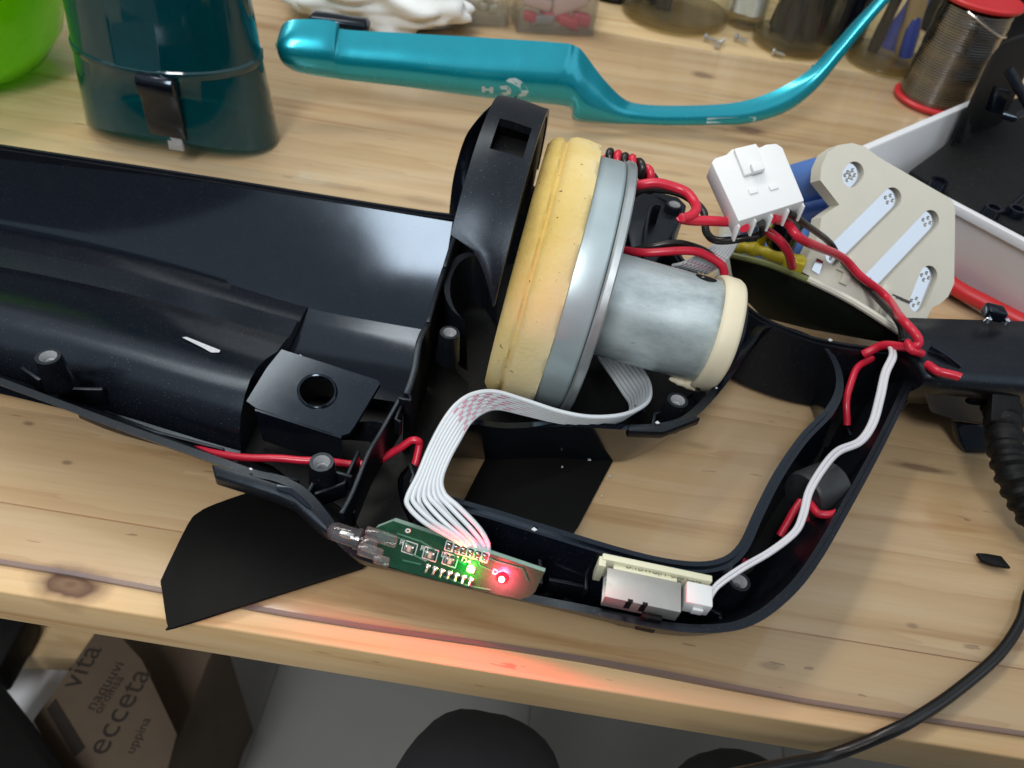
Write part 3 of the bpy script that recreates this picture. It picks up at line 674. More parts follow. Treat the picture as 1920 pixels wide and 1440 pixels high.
mark([(948, 152), (954, 147), (966, 146), (978, 152), (988, 164), (991, 172), (986, 179), (976, 181), (969, 179), (978, 173), (974, 164), (962, 157)], 'logo_swoosh')
mark([(936, 161), (950, 160), (958, 166), (958, 176), (946, 179), (938, 174), (944, 172), (950, 172), (950, 168), (940, 167)], 'logo_letter')
mark([(903, 161), (909, 161), (910, 165), (918, 166), (918, 162), (925, 163), (925, 174), (918, 174), (918, 170), (910, 169), (910, 173), (903, 172)], 'logo_letter')
mark([(1326, 221), (1418, 219), (1416, 226), (1324, 231)], 'painted_glint')  # small white reflection painted on along the cover's lower edge
tb = [on_cover(u, v) for u, v in ((1496, 160), (1518, 140))]
for q in (PY(1508, 150, 580), PY(1526, 132, 583)): MB().box(q, X, Y, Z, 5, 4, 7).build('catch', 'teal_paint', cover, bevel=.8)
# ================================================================== the opened vacuum cleaner body, lying open side up
vac = thing('vacuum_body', 'black plastic half shell of an opened handheld vacuum with looped handle', 'vacuum', (40, 220, 0))
def wallmb(path, th, base_h, draft, side, lip=1.2, closed=False, cap=True):
    o1 = offset2(path, side * th * .5, closed); o2 = offset2(path, side * th, closed)
    if not callable(draft): dv = draft; draft = lambda p: dv
    def off(k, add):
        a = offset2(path, side, closed); return [p + (q - p) * (draft(p) * k + add) for p, q in zip(path, a)]
    md, md2, bo, bi = off(.48, 0), off(.48, th), off(1, 0), off(1, th)
    rows = []
    for i, p in enumerate(path):
        bh = base_h; mz = bh + (p.z - bh) * .45
        rows.append([Vector((bo[i].x, bo[i].y, bh)), Vector((md[i].x, md[i].y, mz)), p, o1[i], o1[i] - Z * lip, o2[i] - Z * lip, Vector((md2[i].x, md2[i].y, mz)), Vector((bi[i].x, bi[i].y, bh))])
    return MB().loft(rows, True, cyc=closed, cap=cap), [Vector((b.x, b.y, base_h)) for b in bi]
front = cat(PL([(-190, 652, 42), (0, 722, 42), (200, 797, 42), (400, 868, 42), (470, 892, 41), (520, 904, 40), (560, 926, 39), (600, 972, 37), (630, 1017, 34), (668, 1046, 30), (740, 1068, 26), (900, 1108, 25), (1010, 1132, 26), (1100, 1150, 28), (1230, 1178, 30), (1320, 1187, 31), (1400, 1177, 31), (1468, 1135, 32), (1530, 1065, 32), (1600, 945, 33), (1660, 832, 33), (1700, 748, 34), (1722, 695, 34), (1738, 655, 35)]), 6)
w, fbase = wallmb(front, 3.6, 1.0, lambda p: 15.0 + 13.0 * min(1, max(0, (-55 - p.x) / 40)), 1)
w.build('outer_wall', 'black_satin', vac, smooth=45)
back = cat([P(-190, 241, 44), P(0, 270, 44), P(430, 336, 44), P(858, 402, 44), P(900, 380, 44), P(960, 356, 44), P(1060, 344, 44), P(1180, 352, 44), P(1255, 376, 45), P(1275, 410, 44), P(1265, 450, 42), P(1300, 505, 38), P(1385, 560, 36), P(1420, 586, 36), P(1450, 602, 36), P(1530, 632, 35), P(1640, 650, 35), P(1738, 655, 35)], 5)
w, bbase = wallmb(back, 3.0, 1.0, lambda p: 0.0 if p.x < -36 else 6.0, -1)
w.build('outer_wall', 'black_satin', vac, smooth=45)
hole = cat(PL([(850, 932, 33), (930, 955, 33), (1010, 980, 33), (1180, 1031, 33), (1280, 1051, 33), (1345, 1048, 33), (1384, 1020, 33), (1415, 955, 33), (1452, 884, 33), (1500, 815, 33), (1548, 765, 33), (1567, 724, 33), (1562, 682, 33), (1538, 646, 33), (1492, 623, 34), (1440, 614, 35), (1416, 640, 36), (1368, 712, 38), (1306, 780, 39), (1246, 803, 40), (1180, 806, 40), (1060, 800, 40), (950, 803, 40), (886, 796, 40), (850, 808, 39), (826, 845, 37), (815, 890, 35), (822, 920, 34)]), 5, True)
w, hbase = wallmb(hole, 3.8, 1.0, lambda p: 4 + 12 * min(1, max(0, (p.z - 35) / 3)), -1, closed=True)
w.build('handle_opening_wall', 'black_gloss', vac, smooth=45)
lv = lambda L: [Vector((p.x, p.y, 3.4)) for p in L]
fl_b = [p for p in fbase if p.x < -18]
MB().holed(lv(fl_b + hbase[75:140][::-1] + bbase[:71][::-1]), [], Z * -2.2).build('floor', 'black_matte', vac)
rows = []
for p in [q for q in fbase if q.x >= -26]:
    h_ = min(hbase, key=lambda q: (q - p).length); d_ = (h_ - p).normalized()
    rows.append([Vector((p.x, p.y, 3.4)) - d_ * 3, Vector((h_.x, h_.y, 3.4)) + d_ * 3, Vector((h_.x, h_.y, 1.3)) + d_ * 3, Vector((p.x, p.y, 1.3)) - d_ * 3])
MB().loft(rows, True, cap=True).build('grip_floor', 'black_matte', vac)
# the long trough on the left with its ledges and the raised duct
XE = -102.0
def sat(t): return 95 * math.tanh(t / 95.0)
def curve(y1, y0, z1=42.5, z0=8.6, n=12):
    out = []
    for i in range(n):
        f = i / n; e = f * math.pi / 2; m = .8
        out.append((y1 - (y1 - y0) * (m * f + (1 - m) * (1 - math.cos(e))), z1 - (z1 - z0) * (m * f + (1 - m) * math.sin(e))))
    return out
def sec_t(x):
    d = XE - x; return sat(.5 * (d + math.sqrt(d * d + 500.0)) - 3.0)
def lgx(x): return min(272 + .25 * sec_t(x), 296)
xs_ = [-340 + 299 * k / 46 for k in range(47)]
MB().loft([[Vector((x, a, b)) for a, b in curve(315.0, lgx(x) + 2) + [(lgx(x) + 1.2, 8.5), (lgx(x) + .5, 2.2), (315.0, 2.2)]] for x in xs_], True, cap=True).build('trough_wall', 'black_gloss', vac, smooth=50)
def section(x):
    t = sec_t(x); lg = lgx(x)
    s = [(lg + 3, 2.3), (lg + 1.3, 8.4), (lg, 9.6), (lg - 12 - .03 * t, 10.4), (lg - 13 - .03 * t, 12.4), (246 + .2 * t, 13.0), (245 + .2 * t, 14.6)]
    s += [(231 + .26 * t, 18.0), (227 + .25 * t, 20.5), (219 + .23 * t, 25.0), (211 + .21 * t, 28.3), (203 + .2 * t, 29.2), (196 + .2 * t, 27.0), (190 + .2 * t, 22.0), (186.5 + .2 * t, 15.0), (184.5 + .206 * t, 7.0)]
    s += [(181 + .2 * t, 6.0), (189 + .2 * t, 2.3)]
    return [Vector((x, a, b)) for a, b in s]
MB().loft([section(x) for x in (-340, -310, -280, -250, -220, -200, -180, -160, -145, -130, -118, -108, -103.5, XE)], True, cap=True).build('duct', 'black_mid', vac, smooth=50)
rows = []
for x in (XE + .2, -90, -75, -60, -50, -41.2):
    lg = lgx(x); s = [(lg + 3, 2.4), (lg + 1.3, 8.45), (lg - 6, 7.4), (262, 6.8), (250, 6.4), (238, 7.0), (228, 9), (222, 11), (222, 2.4)]
    rows.append([Vector((x, a, b)) for a, b in s])
MB().loft(rows, True, cap=True).build('chamber_floor', 'black_gloss', vac, smooth=50)
# tab with the round hole
tp = Plane(P(540, 662, 34), P(708, 716, 33), P(640, 816, 26))
tabp = [tp.at(*q) for q in [(528, 655), (700, 710), (710, 714), (712, 720), (664, 800), (655, 812), (640, 817), (622, 815), (480, 765), (462, 752), (500, 690)]]
th_ = [tp.at(595 + 33 * math.cos(a), 734 + 28 * math.sin(a)) for a in [2 * math.pi * k / 36 for k in range(36)]]
tab = MB().holed(tabp, [th_], -tp.n * 2.2).build('drilled_tab', 'black_gloss', vac, smooth=30)
ring = [[tp.at(595 + r * math.cos(a), 734 + r * .85 * math.sin(a), o) for a in [2 * math.pi * k / 40 for k in range(40)]] for r, o in ((33, -1), (33, .7), (35.5, .9), (38, .6), (38.5, -.3))]
MB().loft(ring, True).build('rim', 'black_gloss', tab)
dk = [[tp.at(595 + 32.8 * math.cos(a), 734 + 27.8 * math.sin(a), o) for a in [2 * math.pi * k / 36 for k in range(36)]] for o in (-2, -16)]
MB().loft(dk, True).build('socket', 'black_matte', tab)
MB().prism([tp.at(*q) for q in [(478, 766), (640, 818), (640, 822), (478, 770)]], Vector((0, 2, -20))).build('tab_web', 'black_gloss', vac)
def rib(pts, th=1.3, bs=None, m='black_satin', name='rib', k=3):
    if bs is None: bs = 3.0 if name == 'cross_wall' and pts[0][1] < 700 else max(3.0, min(q[2] for q in pts) - (18 if name == 'cross_wall' else 8))
    ps = cat(PL(pts), k) if len(pts) > 2 else PL(pts)
    a, b = offset2(ps, th / 2), offset2(ps, -th / 2)
    rows = [[Vector((p.x, p.y, bs)), p, q, Vector((q.x, q.y, bs))] for p, q in zip(a, b)]
    return MB().loft(rows, True, cap=True).build(name, m, vac, bevel=.25)
# cross wall between trough and motor chamber, with its broken stepped edge
rib([(863, 414, 43.5), (848, 455, 43), (834, 500, 42)], 2.0, name='cross_wall')
rib([(833, 502, 41), (815, 560, 41), (803, 604, 41)], 2.0, name='cross_wall')
rib([(802, 606, 43), (786, 640, 43), (778, 690, 41), (763, 738, 39)], 2.6, name='cross_wall')
rib([(752, 742, 38), (735, 772, 37), (712, 812, 36), (690, 850, 36), (662, 920, 35), (640, 962, 35)], 1.6, name='cross_wall')
rib([(748, 745, 39), (770, 750, 39), (768, 740, 39)], 1.2, k=1); rib([(752, 760, 37), (742, 785, 37), (752, 790, 37)], 1.2, k=1)
rib([(603, 875, 33), (576, 925, 31)]); rib([(590, 925, 31), (645, 905, 31), (660, 870, 31), (672, 845, 31)], k=1); rib([(615, 880, 33), (660, 893, 33)])
rib([(768, 868, 26), (776, 890, 26), (770, 905, 26)], k=1); rib([(652, 955, 26), (640, 975, 26)]); rib([(666, 960, 26), (650, 952, 26)])
rib([(585, 800, 18), (690, 790, 22), (735, 795, 30)], .9); rib([(700, 788, 30), (728, 796, 34)], .9)
rib([(480, 880, 8), (560, 900, 8)], 1); rib([(1560, 640, 34), (1640, 652, 34)], 1.2)
rib([(1208, 470, 50), (1213, 420, 52), (1222, 385, 54), (1240, 384, 54)], 1.4)
MB().prism(PL([(1180, 352, 44), (1230, 358, 45), (1272, 368, 45), (1288, 384, 45), (1284, 400, 44), (1240, 478, 42), (1215, 512, 40), (1190, 505, 40), (1175, 420, 42)]), Z * -34).build('fin', 'black_satin', vac, bevel=1.2)
rib([(1300, 1120, 14), (1330, 1140, 14), (1352, 1150, 14), (1350, 1160, 14)], 1.4, k=1)
rib([(1030, 1045, 20), (1110, 1060, 20)], 1.2); rib([(1030, 1085, 16), (1105, 1100, 16)], 1.4); rib([(1012, 1040, 20), (1014, 1070, 18), (1016, 1095, 16)], 1.2, k=1)
rib([(1100, 1060, 20), (1100, 1105, 20)], 1.2); rib([(1465, 985, 16), (1490, 1010, 16)], 1.4); rib([(1590, 800, 14), (1596, 815, 14)], 1.4)
rib([(1225, 795, 30), (1228, 775, 30), (1245, 770, 30)], 1.4, k=1); rib([(1308, 735, 34), (1310, 722, 34)], 1.6); rib([(1190, 760, 30), (1210, 770, 30)], 1.4)
rib([(1690, 725, 22), (1715, 735, 26)], 1.2); rib([(1620, 822, 18), (1640, 810, 18)], 3); rib([(1612, 860, 14), (1618, 880, 14)], 3)
rib([(40, 688, 26), (75, 712, 26)], 1.4); rib([(104, 727, 20), (192, 729, 20)], 1.6); rib([(140, 757, 14), (225, 790, 14), (420, 842, 14)], 1.2)
def boss(u, v, h, r, r2=None, m='boss_grey'):
    q = P(u, v, h); r2 = r2 or r * .62
    b = MB().lathe([(r * 1.2, -15), (r * 1.08, -6), (r, -.6), (r * .95, 0), (r2 * 1.08, .02)], q, Z, 36, cap=False).build('screw_boss', 'black_satin', vac)
    MB().lathe([(r2 * 1.08, .02), (r2, -.5), (r2 * .78, -1.8), (r2 * .74, -3), (r2 * .6, -3.4), (r2 * .5, -9), (.1, -9)], q, Z, 30, cap=False).build('screw_hole', m, b)
boss(90, 668, 41, 4.6); boss(603, 866, 39, 4.4); boss(843, 623, 43, 4.2); boss(1271, 750, 38, 4.4); boss(1387, 1090, 26, 4.0); boss(1683, 700, 26, 4.0, m='black_gloss'); boss(1265, 383, 48, 4.6)
# grip rim edge moulding near the trough end, chips and scratches on the plastic
MB().prism(PL([(396, 868, 42.6), (478, 893, 42), (545, 914, 41), (562, 926, 40.4), (606, 976, 38.6), (618, 1000, 37), (600, 990, 37), (552, 945, 39), (520, 930, 39.5), (402, 893, 41)]), Z * -5).build('rim_moulding', 'black_satin', vac, bevel=.7)
MB().prism(PL([(517, 906, 42.4), (548, 914, 42), (572, 938, 41), (584, 954, 40.4), (574, 950, 40.4), (545, 926, 41), (518, 917, 42)]), Z * -1.0).build('rim_catch', 'black_gloss', vac, bevel=.3)
MB().prism(PL([(1480, 470, 33.3), (1490, 470, 33.3)][:0] + [(1266, 792, 40.6), (1304, 778, 40.3), (1314, 784, 40.3), (1244, 810, 40.8), (1180, 808, 40.4), (1175, 796, 40.4)]), Z * -4).build('rim_moulding', 'black_satin', vac, bevel=.5)
def sliver(poly, pl_, name='scratch', m='scratched'):
    MB().prism([pl_.at(*q, .25) for q in poly], pl_.n * .15).build(name, m, vac, smooth=0)
hp_ = Plane(Vector((-130, 216, 28.6)), Vector((-140, 218.3, 28.6)), Vector((-130, 211, 29.6)))
sliver([(342, 634), (350, 633), (413, 658), (411, 662), (396, 662), (378, 652)], hp_)
bk = Plane(Vector((-60, 315.6, 36)), Vector((-90, 315.6, 36)), Vector((-60, 314.2, 26)))
sliver([(683, 388), (685, 387), (689, 404), (687, 412), (684, 446), (682, 446), (684, 410), (686, 404)], bk, m='black_matte'); sliver([(738, 395), (740, 395), (746, 428), (743, 428)], bk, m='black_matte')
for (u, v, h, s) in [(1001, 993, 33.2, 5), (1232, 793, 40.9, 4), (1556, 638, 35.4, 4), (470, 880, 42.4, 3), (1343, 728, 38.2, 2.2), (563, 668, 31.5, 3.2)]:
    MB().prism(PL([(u - s, v, h), (u, v - s * .8, h), (u + s * 1.3, v + s * .2, h), (u + s * .2, v + s * .7, h)]), Z * .3).build('chip_mark', 'scratched', vac, smooth=0)
# ================================================================== motor with its foam collar
AX = Vector((1, -0.055, -0.085)).normalized(); EY = (Y - AX * Y.dot(AX)).normalized(); EZ = AX.cross(EY)
c0 = P(1130, 549, 56); MC = c0 - AX * 31
mot = thing('motor', 'silver electric motor with a yellowed foam collar and cream rubber end ring', 'motor', Vector((MC.x + 30, MC.y, 3)))
def rotor(prof, name, m, o=MC, sm=40, n=96, fn=None, par=mot):
    rows = []
    for x, r in prof:
        rows.append([o + AX * x + (EY * math.cos(a) + EZ * math.sin(a)) * (r if fn is None else r + fn(x, a)) for a in [2 * math.pi * k / n for k in range(n)]])
    return MB().loft(rows, True, cap=True).build(name, m, par, smooth=sm)
def fnz(x, a): return .35 * math.sin(3 * a + x * .2) + .25 * math.sin(7 * a + 1) + .15 * math.sin(17 * a + x)
rotor([(-6, 30), (-7.4, 46), (-7.2, 50.5), (-5.5, 53), (-3.2, 54.2), (-1.4, 54.4), (-.5, 53.2), (.2, 53.2), (1.0, 55.2), (3.5, 56.4), (8, 56.6), (11.5, 56.2), (13.4, 55.6), (13.7, 54), (13.7, 30)], 'foam_collar', 'foam', MC + EZ * .5 + EY * 1.2, 60, 128, fnz)
rotor([(10, 30), (10, 52.3), (14, 52.8), (23.5, 53.0), (24.5, 52.6), (25.0, 51.8), (25.0, 30)], 'flange', 'zinc')
rotor([(25.1, 30), (25.1, 53.4), (25.8, 54.0), (28.2, 54.0), (28.8, 53.4), (28.8, 30)], 'lip', 'zinc_lip', par=mot)
OC = MC - EZ * 4.5 - EY * 1.0
rotor([(28.9, 20), (28.9, 23.6), (30.2, 22.8), (32, 22.2), (60, 22.2), (78, 22.1), (80, 21.4), (80.5, 10)], 'can', 'zinc_worn', OC)
def rz(x, a): return 1.3 * max(0, math.sin(a * 1 - 3.6)) ** 3 + .25 * math.sin(5 * a)
rotor([(77.6, 21.9), (77.0, 23.6), (77.8, 24.6), (79.5, 25.0), (84.5, 24.8), (86, 24.0), (86.6, 22.6), (86.6, 10)], 'rubber_ring', 'cream_rubber', OC, 50, 96, rz)
rotor([(86.7, 18), (89, 18), (90, 16), (90, 2)], 'end_cap', 'black_satin', OC)
# drip of the ring's rubber under the can, vent hole on the can
tq = [OC + AX * x + (EY * math.cos(a) + EZ * math.sin(a)) * 23.6 for x, a in ((80, 3.9), (77, 4.05), (73, 4.12), (69, 4.12))]
MB().tube(cat(tq, 4), [2.4] * 5 + [2.0] * 4 + [1.5, 1.3, 1.0, .5], 10).build('rubber_drip', 'cream_rubber', mot)
vh = [OC + AX * (70 + 4.6 * math.cos(a)) + (EY * math.cos(q) + EZ * math.sin(q)) * 22.35 for a, q in [(2 * math.pi * k / 20, 1.25 + .16 * math.sin(2 * math.pi * k / 20)) for k in range(20)]]
MB().add(vh, [tuple(range(20))]).build('vent_hole', 'black_matte', mot, smooth=0)
# ================================================================== black arched mount beside the motor
AX2 = Vector((1, -0.06, -0.06)).normalized(); EY2 = (Y - AX2 * Y.dot(AX2)).normalized(); EZ2 = AX2.cross(EY2)
AC = MC + Vector((0, 2, 0)); mount = thing('motor_mount', 'black arched plastic mount with a square slot beside the foam collar', 'mount', Vector((AC.x - 10, AC.y, 3)))
def ap(x, r, a): return AC + AX2 * x + (EY2 * math.cos(a) + EZ2 * math.sin(a)) * r
xs = [-29, -24, -20, -16, -12, -9.0]; A0, A1, NA = math.radians(12), math.radians(157), 48
def lx(a):                                     # left border runs to a hooked point at the front end
    f = (math.degrees(a) - 139) / 18.0
    return 0 if f <= 0 else min(1.0, f) ** .45
cells = set()
for i in range(NA):
    for j in range(len(xs) - 1):
        dg = math.degrees(A0 + (A1 - A0) * (i + .5) / NA)
        if 93 < dg < 108 and 1 <= j <= 3: continue
        cells.add((i, j))
def bandpt(i, j, r):
    a = A0 + (A1 - A0) * i / NA; x = xs[j]; f = lx(a); x = x + (xs[-1] - x) * f * .97
    return ap(x, r + .5 * math.sin(j), a)
bd = MB()
for (i, j) in cells:
    q = [(i, j), (i + 1, j), (i + 1, j + 1), (i, j + 1)]
    bd.add([bandpt(*k, 64.5) for k in q], [(0, 1, 2, 3)]); bd.add([bandpt(*k, 61.5) for k in q], [(3, 2, 1, 0)])
    for (di, dj), (k0, k1) in {(-1, 0): (0, 3), (1, 0): (1, 2), (0, -1): (0, 1), (0, 1): (3, 2)}.items():
        if (i + di, j + dj) not in cells: bd.add([bandpt(*q[k0], 64.5), bandpt(*q[k1], 64.5), bandpt(*q[k1], 61.5), bandpt(*q[k0], 61.5)], [(0, 1, 2, 3)])
bd.build('band', 'black_satin', mount, smooth=32)
MB().loft([[ap(x, 56.5, math.radians(dg)) for x in (-24, -9.7)] for dg in (90, 96, 102, 108, 112)]).build('slot_back', 'black_matte', mount)
Lc = cat([PY(948, 189, 296), PY(915, 203, 300), PY(890, 230, 307), PY(872, 258, 313), PY(858, 300, 318), PY(848, 345, 321), PY(842, 400, 323)], 4); dm = []
for k, q in enumerate(Lc):
    e = ap(-29, 63, math.radians(92 - 128 * k / (len(Lc) - 1))); d_ = (CAMP - (e + q) / 2).normalized()
    dm.append([e.lerp(q, f) + d_ * 5 * math.sin(math.pi * f) for f in [j / 8 for j in range(9)]] + [q + Vector((4, 16, -4)), e + Vector((2, 14, -6))])
MB().loft(dm, True, cap=True).build('domed_face', 'black_gloss', mount, smooth=50)
MB().loft([[ap(x, r, math.radians(d)) for d in range(0, 152, 8)] for x, r in ((-9.6, 61), (-9.6, 40), (-12, 40), (-12, 61))], False, cyc=True).build('back_plate', 'black_matte', mount)
# dark scoop below the hooked point
sc_ = MB(); scp = [P(878 + 46 * math.cos(a), 545 + 62 * math.sin(a), 34) for a in [math.pi * .62 + math.pi * 1.25 * k / 20 for k in range(21)]]
rows = [[p, p + Z * 3 , p + Vector((3, -2, 3)), p + Vector((6, -3, -26)), p + Vector((4, -2, -26))] for p in scp]
sc_.loft(rows, True, cap=True).build('scoop_wall', 'black_satin', mount)
# ================================================================== battery pack: holder plates, cells, nickel strips, circuit board
bp = Plane(P(1650, 450, 60), P(1660, 450, 60), P(1650, 460, 60)); bp.o = P(1650, 450, 60)
vw = (bp.o - CAMP).normalized(); bp.n = ((IX - vw * IX.dot(vw)).normalized() * .62 - vw * .74 + Z * .10).normalized()
NB_ = bp.n
bat = thing('battery_pack', 'battery pack of blue cells in tan plastic holders with shiny nickel strips', 'battery', P(1600, 560, 3))
def slot(a, b, wpx, k=9, off=0.0, ext=0):
    A_, B2 = bp.at(*a, off), bp.at(*b, off); d = (B2 - A_).normalized(); s = NB_.cross(d); r = wpx / 2 / 4.45; out = []
    for i in range(k + 1): out.append(A_ + (s * math.cos(math.pi * i / k) - d * math.sin(math.pi * i / k)) * r)
    for i in range(k + 1): out.append(B2 - (s * math.cos(math.pi * i / k) - d * math.sin(math.pi * i / k)) * r)
    return out
outer = [bp.at(*q) for q in [(1538, 338), (1540, 312), (1552, 286), (1572, 272), (1598, 268), (1622, 275), (1644, 292), (1660, 302), (1778, 370), (1788, 380), (1791, 395), (1790, 470), (1789, 532), (1778, 556), (1762, 570), (1748, 576), (1740, 592), (1717, 658), (1700, 646), (1600, 566), (1502, 508), (1506, 498), (1536, 438), (1540, 408), (1556, 396), (1574, 384)]]
slots = [((1602, 324), (1597, 330)), ((1673, 372), (1566, 478)), ((1744, 414), (1634, 530)), ((1741, 518), (1722, 566))]
MB().holed(outer, [slot(a, b, 47) for a, b in slots], -NB_ * 7.5).build('holder', 'tan_plastic', bat, smooth=30)
for n_, (a, b) in enumerate(slots):
    st = slot(a, b, 45.5, off=-2.2)
    s_ = MB().prism(st, -NB_ * .3).build('nickel_strip', 'nickel', bat, smooth=0)
    for e in (a, b):
        for q in range(4):
            o_ = bp.at(e[0] + 7 * math.cos(q * 1.57 + .4), e[1] + 7 * math.sin(q * 1.57 + .4), -2.15)
            MB().lathe([(1.0, 0), (.8, .25), (.3, -.1), (.1, -.1)], o_, NB_, 10).build('spot_weld', 'steel', s_)
for (u, v) in ((1592, 320), (1590, 452), (1668, 380), (1662, 492), (1738, 424), (1728, 528)):
    o_ = bp.at(u, v, -7.6)
    MB().lathe([(9.2, 0), (10.1, -1), (10.4, -2), (10.4, -84), (9.6, -86)], o_, NB_, 36).build('cell', 'cell_blue', bat)
MB().prism([p - NB_ * 80 for p in outer[:-4]], -NB_ * 8).build('holder', 'tan_plastic', bat, bevel=.6)
# lower lugs of the holder and its slotted foot
for (q, e) in (([(1566, 505), (1582, 478), (1600, 490), (1586, 516)], 2.0), ([(1640, 560), (1655, 532), (1672, 546), (1660, 572)], 1.6)):
    MB().prism([bp.at(*k, .05) for k in q], NB_ * e).build('lug', 'tan_plastic', bat, bevel=.3)
for (u, v) in ((1661, 545), (1683, 555), (1699, 562)):
    MB().prism([bp.at(u - 9, v - 4, .1), bp.at(u + 8, v + 3, .1), bp.at(u + 6, v + 8, .1), bp.at(u - 11, v + 1, .1)], NB_ * .12).build('vent_slot', 'chip_dark', bat, smooth=0)
for (a, b) in (((1594, 492), (1580, 530)), ((1668, 550), (1652, 590))):
    MB().prism([bp.at(a[0] - 8, a[1], .1), bp.at(a[0] + 8, a[1] + 7, .1), bp.at(b[0] + 4, b[1] + 6, .1), bp.at(b[0] - 8, b[1], .1)], NB_ * 1.4).build('terminal_tab', 'tan_plastic', bat, bevel=.3)
MB().prism([bp.at(*k, .2) for k in [(1520, 506), (1530, 484), (1542, 490), (1534, 515)]], NB_ * .5).build('nickel_tab', 'nickel', bat, smooth=0)
# circuit board below the cells: pale edge up, dark tarred face to the viewer
q0, q1, q2 = P(1368, 476, 46), P(1706, 630, 40), P(1560, 660, 14)
kp = Plane(q0, q1, q2)
MB().prism([kp.at(*q) for q in [(1366, 478), (1440, 496), (1560, 546), (1704, 634), (1690, 646), (1640, 640), (1520, 618), (1430, 596), (1395, 560), (1372, 515)]], -kp.n * 1.6).build('circuit_board', 'pcb_dark', bat, bevel=.3)
ed = [kp.at(*q, .4) for q in [(1366, 476), (1440, 494), (1520, 526)]]
MB().tube(cat(ed, 5), 1.6, 8).build('board_edge', 'olive_edge', bat)
ed = [kp.at(*q, .4) for q in [(1515, 522), (1600, 565), (1704, 632)]]
MB().tube(cat(ed, 5), 1.7, 8).build('board_edge', 'tan_plastic', bat)
MB().tube(cat([kp.at(*q, -4) for q in [(1372, 470), (1410, 476), (1450, 486), (1504, 500)]], 5), [3.4, 3.0, 3.6, 2.6, 3.2, 3.8, 2.6, 2.4, 3.0, 3.4, 3.6, 3.8, 3.0, 2.6, 3.2, 2.0], 12).build('glue_bead', 'yellow_glue', bat)
MB().box(kp.at(1421, 462, -8), X, Y, Z, 4, 3, 14).build('tape', 'yellow_glue', bat, bevel=.6)
MB().box(kp.at(1486, 500, -3), kp.n.cross(Z), Z, kp.n, 10, 6, 6).build('glue_blob', 'yellow_glue', bat, bevel=1.2)
MB().lathe([(6.5, 0), (7, 1), (7, 13), (6, 14), (.5, 14)], kp.at(1452, 478, -9), Z, 24).build('capacitor', 'black_gloss', bat)
MB().box(kp.at(1396, 452, -12), X, Y, Z, 10, 9, 16).build('capacitor', 'cell_blue', bat, bevel=1.5)
for (u, v) in ():
    MB().lathe([(1.8, 0), (1.1, .8), (.2, 1.0)], kp.at(u, v), kp.n, 10).build('solder_joint', 'pcb_dark', bat)
# ================================================================== white plug housing with its leads
cp1 = Plane(P(1336, 304, 100), P(1464, 274, 98), P(1400, 425, 96)); cp1.o = P(1425, 350, 98); cp1.n = Vector((-.05, -.38, .92)).normalized()
con = thing('plug_connector', 'white four way plug connector resting on the battery pack', 'connector', P(1430, 380, 78))
body = [cp1.at(*q) for q in [(1334, 304), (1340, 296), (1362, 289), (1372, 279), (1418, 270), (1424, 276), (1436, 270), (1456, 268), (1468, 276), (1509, 376), (1385, 415), (1346, 330)]]
MB().prism(body, -cp1.n * 10).build('shell', 'white_plastic', con, bevel=.7)
MB().prism([cp1.at(*q, .02) for q in [(1374, 284), (1416, 274), (1432, 322), (1394, 334)]], cp1.n * 2.0).build('latch', 'white_plastic', con, bevel=.6)
MB().prism([cp1.at(*q, 2.05) for q in [(1402, 318), (1424, 312), (1430, 328), (1408, 334)]], cp1.n * 2.2).build('latch_nub', 'white_plastic', con, bevel=.5)
MB().prism([cp1.at(*q, .02) for q in [(1440, 350), (1456, 345), (1460, 354), (1444, 359)]], cp1.n * .8).build('key', 'white_plastic', con, bevel=.3); MB().prism([cp1.at(*q, .02) for q in [(1402, 356), (1418, 352), (1422, 362), (1406, 366)]], cp1.n * .8).build('key', 'white_plastic', con, bevel=.3)
for q in [(1386, 416), (1417, 406), (1448, 397), (1479, 387), (1508, 378)]:
    MB().box(cp1.at(*q, -6.2) + Vector((.2, -.9, 0)), Vector((1, .1, 0)), Vector((.3, -1, -.2)), Z, 1.0, 2.6, 7.4).build('divider', 'white_plastic', con, bevel=.2)
# ---- wires
def wire(pts, r, m, label, k=7, group='red and black wires inside the opened vacuum', cat_='wire', n=12, flat=1.0):
    pts = [p if isinstance(p, Vector) else P(*p) for p in pts]
    pts = cat(pts, k); rj = random.Random(len(label)); ph = [rj.uniform(0, 6.28) for _ in range(3)]
    pts = [p + Vector((math.sin(i * .55 + ph[0]), math.sin(i * .47 + ph[1]), math.sin(i * .6 + ph[2]))) * (.16 if 0 < i < len(pts) - 1 else 0) for i, p in enumerate(pts)]
    o_ = MB().tube(pts, r, n, flat).build('wire', m); tag(o_, label, cat_, group); return o_
wire([(1172, 380, 78), (1185, 352, 84), (1200, 346, 88), (1240, 344, 90), (1284, 360, 89), (1304, 382, 88), (1300, 402, 88), (1277, 410, 88), (1300, 413, 86), (1345, 415, 85), (1385, 418, 83), cp1.at(1402, 413, -5)], 2.1, 'red_wire', 'red wire curling once from behind the motor flange into the white plug')
wire([(1175, 372, 72), (1200, 358, 78), (1236, 354, 80), (1285, 368, 78), (1318, 396, 74), (1325, 436, 72), (1342, 450, 74), (1390, 448, 78), (1426, 438, 80), cp1.at(1434, 404, -5)], 1.7, 'black_wire', 'black wire looping under the red one into the white plug')
wire([(1185, 470, 56), (1230, 460, 62), (1280, 457, 64), (1320, 470, 61), (1352, 500, 54)], 1.6, 'black_wire', 'black wire arching to the motor end above the can')
wire([(1165, 468, 56), (1210, 474, 60), (1280, 470, 64), (1325, 478, 63), (1352, 498, 60), (1360, 515, 56)], 1.9, 'red_wire', 'red wire arching along the motor can into its end ring')
